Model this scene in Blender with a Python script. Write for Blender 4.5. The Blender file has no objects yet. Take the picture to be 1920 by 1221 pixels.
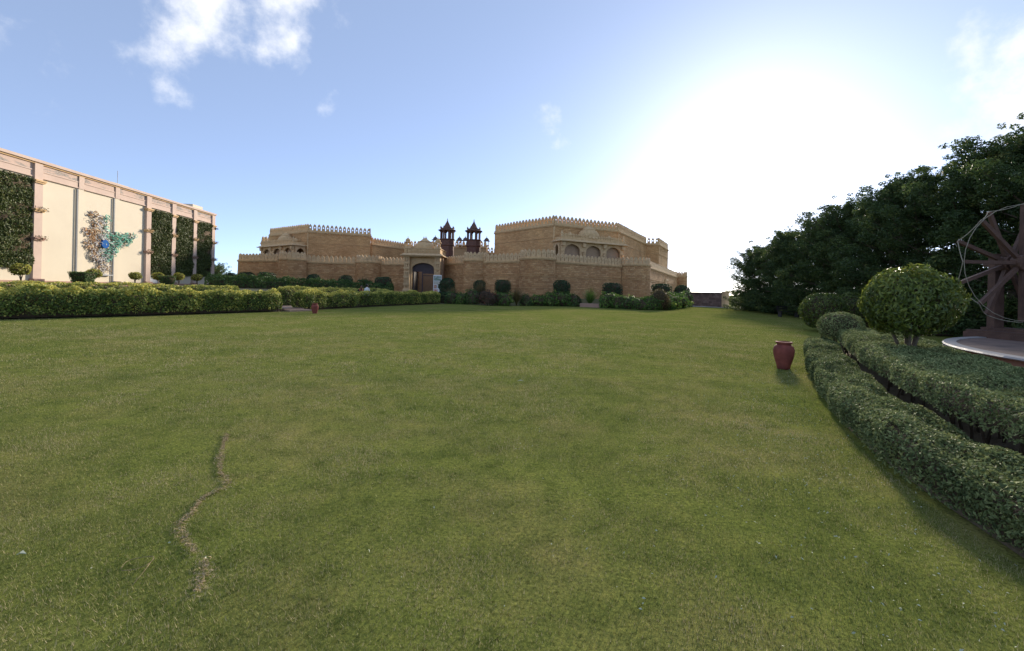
import bpy, math, random
import numpy as np
from mathutils import Vector, Matrix

scene = bpy.context.scene
col = scene.collection
R = math.radians

# ------------------------------------------------------------------ camera
CAM_H = 1.6
ROLL = R(1.2)
cam_d = bpy.data.cameras.new('camera')
cam = bpy.data.objects.new('camera', cam_d)
col.objects.link(cam)
cam_d.sensor_width = 36.0
cam_d.lens = 36.0 * 805 / 1920
cam_d.shift_y = -65.5 / 1920
cam_d.clip_start = 0.05
cam_d.clip_end = 5000
c_, s_ = math.cos(ROLL), math.sin(ROLL)
cam.matrix_world = Matrix(((c_, -s_, 0, 0), (0, 0, -1, 0), (s_, c_, 0, CAM_H), (0, 0, 0, 1)))
scene.camera = cam

# ------------------------------------------------------------------ sky, sun, exposure
SUN_AZ, SUN_EL = R(29.0), R(17.0)           # azimuth from +Y towards +X
SKY_STRENGTH = 0.125
world = bpy.data.worlds.new('World')
scene.world = world
world.use_nodes = True
wn, wl = world.node_tree.nodes, world.node_tree.links
wn.clear()
def wnode(t, **kw):
    n = wn.new(t)
    for k, v in kw.items():
        setattr(n, k, v)
    return n
sky = wnode('ShaderNodeTexSky', sky_type='NISHITA', sun_disc=False)
sky.sun_elevation = SUN_EL
sky.sun_rotation = SUN_AZ
sky.altitude = 100
sky.air_density = 0.43
sky.dust_density = 0.25
sky.ozone_density = 2.5
tcw = wnode('ShaderNodeTexCoord')
def wmath(op, a, b=None, clamp=False):
    n = wnode('ShaderNodeMath', operation=op, use_clamp=clamp)
    for i, v in enumerate((a, b)):
        if v is None: continue
        if isinstance(v, (int, float)): n.inputs[i].default_value = v
        else: wl.new(v, n.inputs[i])
    return n.outputs[0]
def sky_dir(az, el):
    return (math.sin(az) * math.cos(el), math.cos(az) * math.cos(el), math.sin(el))
noise = wnode('ShaderNodeTexNoise')
noise.inputs['Scale'].default_value = 9.0
noise.inputs['Detail'].default_value = 9
noise.inputs['Roughness'].default_value = 0.6
wl.new(tcw.outputs['Generated'], noise.inputs['Vector'])
total = None
# drifting cloud banks: azimuth, elevation, angular radius (degrees), weight
for az, el, rad, wgt in ((-33, 28, 6.0, 1.25), (-30.5, 29.5, 4.8, 1.1), (-36.5, 27.5, 5.5, 1.0), (-39, 23.0, 4.8, .85), (-41, 27, 4.0, .6), (-32, 36, 9, 1.0), (-28.5, 24.5, 2.8, .66), (-24.6, 21.8, 2.6, .62),
                         (4.3, 21.9, 2.3, .92), (6.4, 19.8, 1.8, .45), (51, 17, 7, 1.0), (56, 21, 7, 1.0), (-50, 18, 5, .42), (-95, 30, 22, .9),
                         (100, 34, 20, .9), (160, 25, 26, .9), (-150, 40, 22, .9)):
    dp = wnode('ShaderNodeVectorMath', operation='DOT_PRODUCT')
    wl.new(tcw.outputs['Generated'], dp.inputs[0])
    dp.inputs[1].default_value = sky_dir(R(az), R(el))
    mr = wnode('ShaderNodeMapRange', interpolation_type='SMOOTHSTEP')
    mr.inputs['From Min'].default_value = math.cos(R(rad * 1.35))
    mr.inputs['From Max'].default_value = math.cos(R(rad * 0.2))
    mr.inputs['To Max'].default_value = wgt
    wl.new(dp.outputs['Value'], mr.inputs['Value'])
    total = mr.outputs[0] if total is None else wmath('MAXIMUM', total, mr.outputs[0])
dens = wmath('ADD', wmath('MULTIPLY', total, 0.62), wmath('MULTIPLY', wmath('SUBTRACT', noise.outputs[0], 0.5), 2.3))
mr = wnode('ShaderNodeMapRange', interpolation_type='SMOOTHSTEP')
mr.inputs['From Min'].default_value = 0.34
mr.inputs['From Max'].default_value = 1.12
wl.new(wmath('MULTIPLY', dens, wmath('GREATER_THAN', total, 0.001)), mr.inputs['Value'])
cloud_mix = wnode('ShaderNodeMix', data_type='RGBA')
wl.new(wmath('MULTIPLY', mr.outputs[0], 0.93), cloud_mix.inputs['Factor'])
veil = wnode('ShaderNodeHueSaturation')               # thin high haze pales the blue
veil.inputs['Saturation'].default_value = 0.85
veil.inputs['Value'].default_value = 1.0
wl.new(sky.outputs[0], veil.inputs['Color'])
thin = wnode('ShaderNodeMix', data_type='RGBA')
thin.inputs['Factor'].default_value = 0.48
thin.inputs['B'].default_value = (1.5, 1.95, 2.8, 1)
wl.new(veil.outputs[0], thin.inputs['A'])
wl.new(thin.outputs['Result'], cloud_mix.inputs['A'])
cloud_mix.inputs['B'].default_value = (3.7, 3.75, 3.9, 1)
bg = wnode('ShaderNodeBackground')
bg.inputs['Strength'].default_value = SKY_STRENGTH
wl.new(cloud_mix.outputs['Result'], bg.inputs['Color'])
wo = wnode('ShaderNodeOutputWorld')
wl.new(bg.outputs[0], wo.inputs['Surface'])

sun_d = bpy.data.lights.new('sun', 'SUN')
sun_d.energy = 2.6
sun_d.angle = R(6.0)
sun_d.color = (1.0, 0.88, 0.72)
sun = bpy.data.objects.new('sun', sun_d)
col.objects.link(sun)
sun.rotation_euler = Vector(sky_dir(SUN_AZ, SUN_EL)).to_track_quat('Z', 'Y').to_euler()
sun.location = (30, 55, 40)

vs = scene.view_settings
vs.view_transform = 'Standard'
vs.look = 'None'
vs.exposure = 1.35
vs.gamma = 1.0
vs.use_curve_mapping = False

# ------------------------------------------------------------------ helpers
def tag(o, label=None, cat=None, group=None, kind=None):
    if label: o['label'] = label
    if cat: o['category'] = cat
    if group: o['group'] = group
    if kind: o['kind'] = kind
    return o
def thing(name, label, cat, loc=(0, 0, 0), group=None, rz=0.0):
    o = bpy.data.objects.new(name, None)
    o.empty_display_size = 0.3
    col.objects.link(o)
    o.location = loc
    o.rotation_euler = (0, 0, rz)
    return tag(o, label, cat, group)
def root_loc(o):
    v = Vector((0, 0, 0))
    while o is not None:
        v += o.location
        o = o.parent
    return v
def dup(root, loc, rz=0.0, sc=1.0, label=None, group=None):
    def rec(o, parent):
        c = o.copy()
        col.objects.link(c)
        c.parent = parent
        for ch in o.children: rec(ch, c)
        return c
    r = rec(root, None)
    r.location = loc
    r.rotation_euler = (0, 0, rz)
    r.scale = (sc, sc, sc) if isinstance(sc, (int, float)) else sc
    if label: r['label'] = label
    if group: r['group'] = group
    return r
def link_mesh(name, me, parent=None, offset=True):
    o = bpy.data.objects.new(name, me)
    col.objects.link(o)
    if parent is not None: o.parent = parent
    return o

class MB:
    """collects faces in world coordinates and links them as one mesh"""
    def __init__(self): self.v, self.f, self.uv = [], [], []
    def face(self, pts, uv=None):
        n = len(self.v)
        self.v += [tuple(p) for p in pts]
        self.f.append(tuple(range(n, n + len(pts))))
        self.uv.append(uv)
    def add(self, verts, faces):
        n = len(self.v)
        self.v += [tuple(p) for p in verts]
        for f in faces:
            self.f.append(tuple(n + i for i in f)); self.uv.append(None)
    def box(self, c, s, rz=0.0, taper=1.0):
        ca, sa = math.cos(rz), math.sin(rz)
        vs_ = []
        for dz in (-.5, .5):
            k = 1.0 if dz < 0 else taper
            for dx, dy in ((-.5, -.5), (.5, -.5), (.5, .5), (-.5, .5)):
                x, y = dx * s[0] * k, dy * s[1] * k
                vs_.append((c[0] + x * ca - y * sa, c[1] + x * sa + y * ca, c[2] + dz * s[2]))
        self.add(vs_, [(3, 2, 1, 0), (4, 5, 6, 7), (0, 1, 5, 4), (1, 2, 6, 5), (2, 3, 7, 6), (3, 0, 4, 7)])
        return self
    def beam(self, a, b, w, h, up=(0, 0, 1), taper=1.0):
        a, b = Vector(a), Vector(b)
        d = (b - a).normalized()
        x = d.cross(Vector(up))
        if x.length < 1e-4: x = d.cross(Vector((1, 0, 0)))
        x.normalize(); y = x.cross(d)
        vs_ = []
        for p, k in ((a, 1.0), (b, taper)):
            for sx, sy in ((-.5, -.5), (.5, -.5), (.5, .5), (-.5, .5)):
                vs_.append(p + x * (sx * w * k) + y * (sy * h * k))
        self.add(vs_, [(0, 1, 2, 3), (7, 6, 5, 4), (1, 0, 4, 5), (2, 1, 5, 6), (3, 2, 6, 7), (0, 3, 7, 4)])
        return self
    def tube(self, pts, rad, n=8, cap=True):
        pts = [Vector(p) for p in pts]
        if not hasattr(rad, '__len__'): rad = [rad] * len(pts)
        rings, prev = [], None
        for i, p in enumerate(pts):
            d = (pts[min(i + 1, len(pts) - 1)] - pts[max(i - 1, 0)])
            d = d.normalized() if d.length > 1e-9 else Vector((0, 0, 1))
            if prev is None:
                prev = d.cross(Vector((0, 0, 1)))
                if prev.length < .05: prev = d.cross(Vector((1, 0, 0)))
            x = (prev - d * prev.dot(d)).normalized(); prev = x
            y = d.cross(x)
            rings.append([p + (x * math.cos(2 * math.pi * k / n) + y * math.sin(2 * math.pi * k / n)) * rad[i] for k in range(n)])
        vs_ = [q for r in rings for q in r]
        fs = []
        for i in range(len(pts) - 1):
            for k in range(n):
                a, b = i * n + k, i * n + (k + 1) % n
                fs.append((a, b, b + n, a + n))
        if cap:
            fs.append(tuple(range(n))[::-1])
            fs.append(tuple((len(pts) - 1) * n + k for k in range(n)))
        self.add(vs_, fs)
        return self
    def lathe(self, prof, c=(0, 0, 0), n=24, sx=1.0, sy=1.0, rz=0.0, phase=0.0):
        vs_, fs = [], []
        ca, sa = math.cos(rz), math.sin(rz)
        for r, z in prof:
            for k in range(n):
                a = 2 * math.pi * (k + phase) / n
                x, y = r * math.cos(a) * sx, r * math.sin(a) * sy
                vs_.append((c[0] + x * ca - y * sa, c[1] + x * sa + y * ca, c[2] + z))
        for i in range(len(prof) - 1):
            for k in range(n):
                a, b = i * n + k, i * n + (k + 1) % n
                fs.append((a, b, b + n, a + n))
        fs.append(tuple(range(n))[::-1])
        fs.append(tuple((len(prof) - 1) * n + k for k in range(n)))
        self.add(vs_, fs)
        return self
    def prism(self, poly, z0, z1):
        n = len(poly)
        vs_ = [(x, y, z0) for x, y in poly] + [(x, y, z1) for x, y in poly]
        fs = [tuple(range(n))[::-1], tuple(range(n, 2 * n))]
        fs += [(i, (i + 1) % n, n + (i + 1) % n, n + i) for i in range(n)]
        self.add(vs_, fs)
        return self
    def build(self, name, mat, parent=None, smooth=False, local=False):
        off = Vector((0, 0, 0)) if (parent is None or local) else root_loc(parent)
        me = bpy.data.meshes.new(name)
        me.from_pydata([(p[0] - off.x, p[1] - off.y, p[2] - off.z) for p in self.v], [], self.f)
        if any(u is not None for u in self.uv):
            lay = me.uv_layers.new(name='uv')
            k = 0
            for f, u in zip(self.f, self.uv):
                for j in range(len(f)):
                    lay.data[k].uv = u[j] if u is not None else (self.v[f[j]][0], self.v[f[j]][1])
                    k += 1
        me.materials.append(mat)
        if smooth: me.polygons.foreach_set('use_smooth', [True] * len(me.polygons))
        me.update()
        return link_mesh(name, me, parent)

def np_mesh(name, V, F, mats, attr=None, mat_idx=None, smooth=False):
    """fast mesh from numpy: V (n,3), F (m,k)"""
    me = bpy.data.meshes.new(name)
    V = np.asarray(V, np.float32); F = np.asarray(F, np.int32)
    k = F.shape[1]
    me.vertices.add(len(V)); me.vertices.foreach_set('co', V.ravel())
    me.loops.add(F.size); me.loops.foreach_set('vertex_index', F.ravel())
    me.polygons.add(len(F))
    me.polygons.foreach_set('loop_start', np.arange(0, F.size, k, dtype=np.int32))
    if mat_idx is not None: me.polygons.foreach_set('material_index', np.asarray(mat_idx, np.int32))
    if smooth: me.polygons.foreach_set('use_smooth', np.ones(len(F), bool))
    for m in mats: me.materials.append(m)
    if attr is not None:
        a = me.attributes.new('rnd', 'FLOAT', 'POINT')
        a.data.foreach_set('value', np.asarray(attr, np.float32))
    me.update(calc_edges=True)
    return me

def norm(a): return a / (np.linalg.norm(a, axis=-1, keepdims=True) + 1e-9)
def wob(P, k, seed, octaves=3):
    """smooth bumpy field about -1..1"""
    rg = np.random.default_rng(seed)
    out = np.zeros(len(P))
    for o in range(octaves):
        for _ in range(3):
            d = rg.normal(size=3); d /= np.linalg.norm(d)
            out += np.sin(P @ d * k * (2 ** o) + rg.uniform(0, 6.28)) * (0.6 ** o) / 2.2
    return out
def leaf_quads(P, N, size, aspect, rg, tilt=0.7, droop=0.0, align=None, jitter=.35):
    n = len(P)
    nn = norm(N + tilt * rg.normal(size=(n, 3)))
    t = rg.normal(size=(n, 3)) if align is None else align + jitter * rg.normal(size=(n, 3))
    t[:, 2] -= droop
    t = norm(t - nn * np.sum(t * nn, 1, keepdims=True))
    b = np.cross(nn, t)
    L = (size * rg.uniform(.65, 1.35, n))[:, None]
    W = L * aspect
    V = np.empty((n, 4, 3))
    V[:, 0] = P - t * L * .5
    V[:, 1] = P + b * W * .5 - t * L * .06 + nn * W * .18
    V[:, 2] = P + t * L * .5 - nn * L * .10
    V[:, 3] = P - b * W * .5 - t * L * .06 + nn * W * .18
    return V.reshape(-1, 3), np.arange(n * 4).reshape(n, 4)

# ------------------------------------------------------------------ materials
def new_mat(name):
    m = bpy.data.materials.new(name)
    m.use_nodes = True
    m.node_tree.nodes.clear()
    return m, m.node_tree.nodes, m.node_tree.links
def ramp(nodes, stops):
    r = nodes.new('ShaderNodeValToRGB')
    el = r.color_ramp.elements
    while len(el) > 1: el.remove(el[-1])
    el[0].position, el[0].color = stops[0][0], (*stops[0][1], 1)
    for p, c in stops[1:]:
        e = el.new(p); e.color = (*c, 1)
    return r
def plain(name, c1, c2=None, scale=3.0, rough=.8, bump=.15, bscale=30.0, spec=.3, c3=None, detail=6):
    """noise-mottled surface in world space with fine relief"""
    m, N, L = new_mat(name)
    c2 = c2 or tuple(x * .8 for x in c1)
    geo = N.new('ShaderNodeNewGeometry')
    nz = N.new('ShaderNodeTexNoise'); nz.inputs['Scale'].default_value = scale; nz.inputs['Detail'].default_value = detail
    nz.inputs['Roughness'].default_value = .62
    L.new(geo.outputs['Position'], nz.inputs['Vector'])
    st = [(.32, c2), (.66, c1)]
    if c3: st = [(.25, c3), (.42, c2), (.68, c1)]
    rp = ramp(N, st); L.new(nz.outputs[0], rp.inputs[0])
    b = N.new('ShaderNodeBsdfPrincipled')
    b.inputs['Roughness'].default_value = rough
    b.inputs['Specular IOR Level'].default_value = spec
    L.new(rp.outputs[0], b.inputs['Base Color'])
    if bump > 0:
        n2 = N.new('ShaderNodeTexNoise'); n2.inputs['Scale'].default_value = bscale; n2.inputs['Detail'].default_value = 5
        L.new(geo.outputs['Position'], n2.inputs['Vector'])
        bp = N.new('ShaderNodeBump'); bp.inputs['Strength'].default_value = bump; bp.inputs['Distance'].default_value = .05
        L.new(n2.outputs[0], bp.inputs['Height']); L.new(bp.outputs[0], b.inputs['Normal'])
    o = N.new('ShaderNodeOutputMaterial'); L.new(b.outputs[0], o.inputs[0])
    return m
def leaf_mat(name, stops, trans=.3, rough=.5, spec=.25):
    m, N, L = new_mat(name)
    at_ = N.new('ShaderNodeAttribute'); at_.attribute_name = 'rnd'
    rp = ramp(N, stops); L.new(at_.outputs['Fac'], rp.inputs[0])
    b = N.new('ShaderNodeBsdfPrincipled'); b.inputs['Roughness'].default_value = rough
    b.inputs['Specular IOR Level'].default_value = spec
    L.new(rp.outputs[0], b.inputs['Base Color'])
    t = N.new('ShaderNodeBsdfTranslucent'); L.new(rp.outputs[0], t.inputs['Color'])
    mx = N.new('ShaderNodeMixShader'); mx.inputs[0].default_value = trans
    L.new(b.outputs[0], mx.inputs[1]); L.new(t.outputs[0], mx.inputs[2])
    o = N.new('ShaderNodeOutputMaterial'); L.new(mx.outputs[0], o.inputs[0])
    return m
def brick_mat(name, c1, c2, mortar, pale, bw=.46, rh=.21, seed=0.0):
    m, N, L = new_mat(name)
    uv = N.new('ShaderNodeUVMap'); uv.uv_map = 'uv'
    geo = N.new('ShaderNodeNewGeometry')
    dist = N.new('ShaderNodeTexNoise'); dist.inputs['Scale'].default_value = 1.7
    L.new(geo.outputs['Position'], dist.inputs['Vector'])
    ad = N.new('ShaderNodeMix'); ad.data_type = 'VECTOR'; ad.inputs['Factor'].default_value = .022
    L.new(uv.outputs[0], ad.inputs['A']); L.new(dist.outputs['Color'], ad.inputs['B'])
    br = N.new('ShaderNodeTexBrick')
    br.inputs['Scale'].default_value = 1.0
    br.inputs['Brick Width'].default_value = bw; br.inputs['Row Height'].default_value = rh
    br.inputs['Mortar Size'].default_value = .016; br.inputs['Mortar Smooth'].default_value = .3
    br.inputs['Bias'].default_value = -.15
    br.inputs['Color1'].default_value = (0, 0, 0, 1); br.inputs['Color2'].default_value = (1, 1, 1, 1)
    br.inputs['Mortar'].default_value = (.5, .5, .5, 1)
    L.new(ad.outputs['Result'], br.inputs['Vector'])
    rp = ramp(N, [(0, c2), (.45, c1), (.8, tuple((a + b) / 2 for a, b in zip(c1, pale))), (1, pale)])
    L.new(br.outputs['Color'], rp.inputs[0])
    big = N.new('ShaderNodeTexNoise'); big.inputs['Scale'].default_value = .35; big.inputs['Detail'].default_value = 7
    L.new(geo.outputs['Position'], big.inputs['Vector'])
    brp = ramp(N, [(.3, (.76, .71, .67)), (.5, (.97, .95, .94)), (.72, (1.1, 1.08, 1.03))])
    L.new(big.outputs[0], brp.inputs[0])
    fine = N.new('ShaderNodeTexNoise'); fine.inputs['Scale'].default_value = 9; fine.inputs['Detail'].default_value = 6
    L.new(geo.outputs['Position'], fine.inputs['Vector'])
    frp = ramp(N, [(.3, (.75, .75, .75)), (.7, (1.15, 1.15, 1.15))]); L.new(fine.outputs[0], frp.inputs[0])
    m1 = N.new('ShaderNodeMix'); m1.data_type = 'RGBA'; m1.blend_type = 'MULTIPLY'; m1.inputs['Factor'].default_value = 1
    L.new(rp.outputs[0], m1.inputs['A']); L.new(brp.outputs[0], m1.inputs['B'])
    m2 = N.new('ShaderNodeMix'); m2.data_type = 'RGBA'; m2.blend_type = 'MULTIPLY'; m2.inputs['Factor'].default_value = 1
    L.new(m1.outputs['Result'], m2.inputs['A']); L.new(frp.outputs[0], m2.inputs['B'])
    m3 = N.new('ShaderNodeMix'); m3.data_type = 'RGBA'
    L.new(br.outputs['Fac'], m3.inputs['Factor']); L.new(m2.outputs['Result'], m3.inputs['A']); m3.inputs['B'].default_value = (*mortar, 1)
    b = N.new('ShaderNodeBsdfPrincipled'); b.inputs['Roughness'].default_value = .9; b.inputs['Specular IOR Level'].default_value = .15
    L.new(m3.outputs['Result'], b.inputs['Base Color'])
    hm = N.new('ShaderNodeMath'); hm.operation = 'SUBTRACT'
    L.new(fine.outputs[0], hm.inputs[0]); L.new(br.outputs['Fac'], hm.inputs[1])
    bp = N.new('ShaderNodeBump'); bp.inputs['Strength'].default_value = .8; bp.inputs['Distance'].default_value = .03
    L.new(hm.outputs[0], bp.inputs['Height']); L.new(bp.outputs[0], b.inputs['Normal'])
    o = N.new('ShaderNodeOutputMaterial'); L.new(b.outputs[0], o.inputs[0])
    return m

M = {}
M['stone_lower'] = brick_mat('stone_lower', (.58, .335, .155), (.48, .26, .12), (.37, .22, .12), (.70, .46, .24))
M['stone_upper'] = brick_mat('stone_upper', (.67, .40, .185), (.58, .335, .15), (.46, .285, .14), (.73, .465, .225), bw=.52, rh=.19)
M['stone_grey'] = brick_mat('stone_grey', (.27, .19, .16), (.18, .13, .11), (.14, .11, .10), (.36, .28, .24), bw=.5, rh=.24)
M['trim'] = plain('sandstone_trim', (.68, .46, .24), (.57, .375, .19), 2.5, .85, .25, 22, c3=(.42, .27, .14))
M['trim_pale'] = plain('sandstone_pale', (.68, .475, .265), (.58, .395, .215), 2.5, .85, .25, 22, c3=(.46, .31, .18))
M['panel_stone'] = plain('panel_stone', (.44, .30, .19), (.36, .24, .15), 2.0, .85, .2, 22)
M['red_stone'] = plain('red_stone', (.155, .082, .062), (.115, .06, .047), 2.5, .8, .25, 16)
M['wall_plain'] = plain('ochre_render', (.46, .31, .16), (.40, .26, .135), 1.2, .9, .15, 20)
M['cream'] = plain('cream_render', (.66, .58, .44), (.62, .54, .41), .5, .85, .05, 30)
M['pink'] = plain('pink_render', (.59, .45, .36), (.52, .39, .315), .9, .85, .08, 30)
M['plinth'] = plain('plinth_render', (.42, .26, .20), (.36, .22, .17), 1.2, .85, .1, 30)
M['dark_metal'] = plain('dark_metal', (.035, .028, .03), (.022, .018, .02), 4, .5, .05, 40, spec=.4)
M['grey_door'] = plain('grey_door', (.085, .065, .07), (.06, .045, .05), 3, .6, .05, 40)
M['terracotta'] = plain('terracotta', (.27, .08, .06), (.18, .055, .045), 5, .75, .15, 60, spec=.12, c3=(.14, .05, .042))
M['wood'] = plain('wood', (.135, .075, .053), (.085, .047, .035), 5, .65, .3, 40)
M['rope'] = plain('rope', (.36, .32, .24), (.27, .24, .18), 20, .9, .1, 80)
M['marble'] = plain('marble', (.36, .345, .33), (.28, .265, .255), 3, .5, .05, 40)
M['platform_side'] = plain('platform_side', (.46, .24, .16), (.40, .20, .135), 3, .8, .1, 40)
M['platform_top'] = plain('platform_top', (.22, .15, .12), (.15, .105, .085), 1.6, .85, .2, 40, c3=(.06, .05, .047))  # dark blotches are leaf shadows painted into the paving colour
M['paving'] = plain('paving', (.38, .26, .19), (.31, .21, .15), 2.5, .85, .2, 40)
M['concrete'] = plain('concrete', (.42, .38, .34), (.33, .30, .27), 2, .9, .2, 40)
M['bark'] = plain('bark', (.17, .13, .09), (.10, .075, .05), 12, .9, .5, 60)
M['twig'] = plain('twig', (.10, .065, .04), (.055, .04, .022), 14, .9, .4, 60)
M['white'] = plain('white_paint', (.75, .75, .74), (.68, .68, .67), 3, .6, .05, 40)
M['galv'] = plain('galvanised', (.35, .36, .37), (.28, .29, .3), 5, .5, .05, 40)
M['course'] = plain('sandstone_course', (.54, .33, .155), (.44, .26, .12), 2.5, .85, .25, 22)
def frieze_mat():
    m, N, L = new_mat('peeling_frieze')
    geo = N.new('ShaderNodeNewGeometry')
    mp = N.new('ShaderNodeMapping'); mp.inputs['Scale'].default_value = (.5, .5, 1.6)
    L.new(geo.outputs['Position'], mp.inputs['Vector'])
    n1 = N.new('ShaderNodeTexNoise'); n1.inputs['Scale'].default_value = 1.3; n1.inputs['Detail'].default_value = 8
    n1.inputs['Roughness'].default_value = .6
    L.new(mp.outputs[0], n1.inputs['Vector'])
    n2 = N.new('ShaderNodeTexNoise'); n2.inputs['Scale'].default_value = 14; n2.inputs['Detail'].default_value = 6
    L.new(geo.outputs['Position'], n2.inputs['Vector'])
    base = ramp(N, [(.3, (.48, .35, .28)), (.7, (.56, .41, .325))]); L.new(n2.outputs[0], base.inputs[0])
    grey = ramp(N, [(.35, (.20, .165, .14)), (.6, (.40, .34, .29))]); L.new(n2.outputs[0], grey.inputs[0])
    msk = ramp(N, [(.46, (0, 0, 0)), (.52, (1, 1, 1))]); L.new(n1.outputs[0], msk.inputs[0])
    mx = N.new('ShaderNodeMix'); mx.data_type = 'RGBA'
    L.new(msk.outputs[0], mx.inputs['Factor']); L.new(base.outputs[0], mx.inputs['A']); L.new(grey.outputs[0], mx.inputs['B'])
    b = N.new('ShaderNodeBsdfPrincipled'); b.inputs['Roughness'].default_value = .9
    L.new(mx.outputs['Result'], b.inputs['Base Color'])
    o = N.new('ShaderNodeOutputMaterial'); L.new(b.outputs[0], o.inputs[0])
    return m
M['frieze'] = frieze_mat()

def lawn_mat():
    m, N, L = new_mat('lawn_ground')
    geo = N.new('ShaderNodeNewGeometry')
    def nz(scale, detail=5, rough=.6):
        n = N.new('ShaderNodeTexNoise'); n.inputs['Scale'].default_value = scale; n.inputs['Detail'].default_value = detail
        n.inputs['Roughness'].default_value = rough
        L.new(geo.outputs['Position'], n.inputs['Vector']); return n.outputs[0]
    patch = ramp(N, [(.30, (.152, .188, .043)), (.48, (.184, .208, .055)), (.60, (.224, .222, .072)), (.74, (.262, .234, .096))])
    L.new(nz(.55, 8, .65), patch.inputs[0])
    speck = ramp(N, [(.30, (.32, .30, .27)), (.47, (.85, .85, .82)), (.72, (1.35, 1.30, 1.15))])
    L.new(nz(38, 4, .75), speck.inputs[0])
    mid = ramp(N, [(.32, (.60, .64, .60)), (.46, (.94, .95, .94)), (.7, (1.2, 1.15, 1.08))]); L.new(nz(4.5, 5), mid.inputs[0])
    a = N.new('ShaderNodeMix'); a.data_type = 'RGBA'; a.blend_type = 'MULTIPLY'; a.inputs['Factor'].default_value = 1
    L.new(patch.outputs[0], a.inputs['A']); L.new(speck.outputs[0], a.inputs['B'])
    a2 = N.new('ShaderNodeMix'); a2.data_type = 'RGBA'; a2.blend_type = 'MULTIPLY'; a2.inputs['Factor'].default_value = 1
    L.new(a.outputs['Result'], a2.inputs['A']); L.new(mid.outputs[0], a2.inputs['B'])
    b = N.new('ShaderNodeBsdfPrincipled'); b.inputs['Roughness'].default_value = 1.0; b.inputs['Specular IOR Level'].default_value = 0.0
    L.new(a2.outputs['Result'], b.inputs['Base Color'])
    bp = N.new('ShaderNodeBump'); bp.inputs['Strength'].default_value = .7; bp.inputs['Distance'].default_value = .04
    L.new(nz(26, 6, .75), bp.inputs['Height']); L.new(bp.outputs[0], b.inputs['Normal'])
    o = N.new('ShaderNodeOutputMaterial'); L.new(b.outputs[0], o.inputs[0])
    return m
M['lawn'] = lawn_mat()
M['soil'] = plain('soil_bank', (.14, .115, .055), (.10, .105, .04), 1.2, .95, .5, 12, c3=(.12, .085, .055))
M['worn'] = plain('worn_turf', (.26, .215, .115), (.19, .185, .075), 14, .95, .3, 60)
M['bare_soil'] = plain('bare_soil', (.27, .20, .125), (.20, .155, .085), 6, .95, .5, 40)
# blades: living green to dry straw
def blade_mat():
    m, N, L = new_mat('grass_blades')
    geo = N.new('ShaderNodeNewGeometry')
    at_ = N.new('ShaderNodeAttribute'); at_.attribute_name = 'rnd'
    rp = ramp(N, [(0, (.086, .126, .029)), (.36, (.186, .218, .056)), (.60, (.272, .286, .088)), (.76, (.39, .335, .15)), (1, (.52, .43, .26))])
    pn = N.new('ShaderNodeTexNoise'); pn.inputs['Scale'].default_value = .55; pn.inputs['Detail'].default_value = 8; pn.inputs['Roughness'].default_value = .65
    L.new(geo.outputs['Position'], pn.inputs['Vector'])
    mr_ = N.new('ShaderNodeMapRange'); mr_.inputs['From Min'].default_value = .35; mr_.inputs['From Max'].default_value = .7
    mr_.inputs['To Min'].default_value = -.14; mr_.inputs['To Max'].default_value = .16
    L.new(pn.outputs[0], mr_.inputs['Value'])
    ad = N.new('ShaderNodeMath'); L.new(at_.outputs['Fac'], ad.inputs[0]); L.new(mr_.outputs[0], ad.inputs[1])
    L.new(ad.outputs[0], rp.inputs[0])
    b = N.new('ShaderNodeBsdfPrincipled'); b.inputs['Roughness'].default_value = .6; b.inputs['Specular IOR Level'].default_value = .15
    t = N.new('ShaderNodeBsdfTranslucent')
    L.new(rp.outputs[0], b.inputs['Base Color']); L.new(rp.outputs[0], t.inputs['Color'])
    mx = N.new('ShaderNodeMixShader'); mx.inputs[0].default_value = .25
    L.new(b.outputs[0], mx.inputs[1]); L.new(t.outputs[0], mx.inputs[2])
    o = N.new('ShaderNodeOutputMaterial'); L.new(mx.outputs[0], o.inputs[0])
    return m
M['blade'] = blade_mat()
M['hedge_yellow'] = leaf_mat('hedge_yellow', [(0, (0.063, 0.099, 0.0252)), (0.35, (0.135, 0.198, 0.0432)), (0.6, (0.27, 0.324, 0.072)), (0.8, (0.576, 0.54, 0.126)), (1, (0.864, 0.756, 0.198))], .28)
M['hedge_dark'] = leaf_mat('hedge_dark', [(0, (0.0356, 0.0728, 0.0227)), (0.5, (0.0728, 0.1378, 0.0356)), (0.85, (0.1458, 0.2268, 0.0568)), (1, (0.2592, 0.3078, 0.081))], .22)
M['hedge_blue'] = leaf_mat('hedge_blue', [(0, (0.0627, 0.0882, 0.0366)), (0.4, (0.1568, 0.194, 0.0771)), (0.75, (0.2634, 0.3058, 0.1252)), (1, (0.414, 0.4234, 0.183))], .2, .7, .1)
M['topiary'] = leaf_mat('topiary', [(0, (0.0158, 0.0449, 0.0185)), (0.6, (0.033, 0.0766, 0.029)), (1, (0.0726, 0.132, 0.0462))], .15)
M['shrub'] = leaf_mat('shrub', [(0, (0.0488, 0.0975, 0.0244)), (0.5, (0.1056, 0.195, 0.039)), (0.85, (0.2113, 0.3087, 0.065)), (1, (0.39, 0.4387, 0.0975))], .28)
M['croton'] = leaf_mat('croton', [(0, (.035, .03, .02)), (.5, (.06, .05, .03)), (.8, (.12, .05, .04)), (1, (.32, .06, .05))], .2)
M['dry_shrub'] = leaf_mat('dry_shrub', [(0, (0.0625, 0.0562, 0.0225)), (0.5, (0.125, 0.1063, 0.0375)), (0.8, (0.2, 0.1375, 0.0625)), (1, (0.3, 0.175, 0.0875))], .25)
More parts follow.
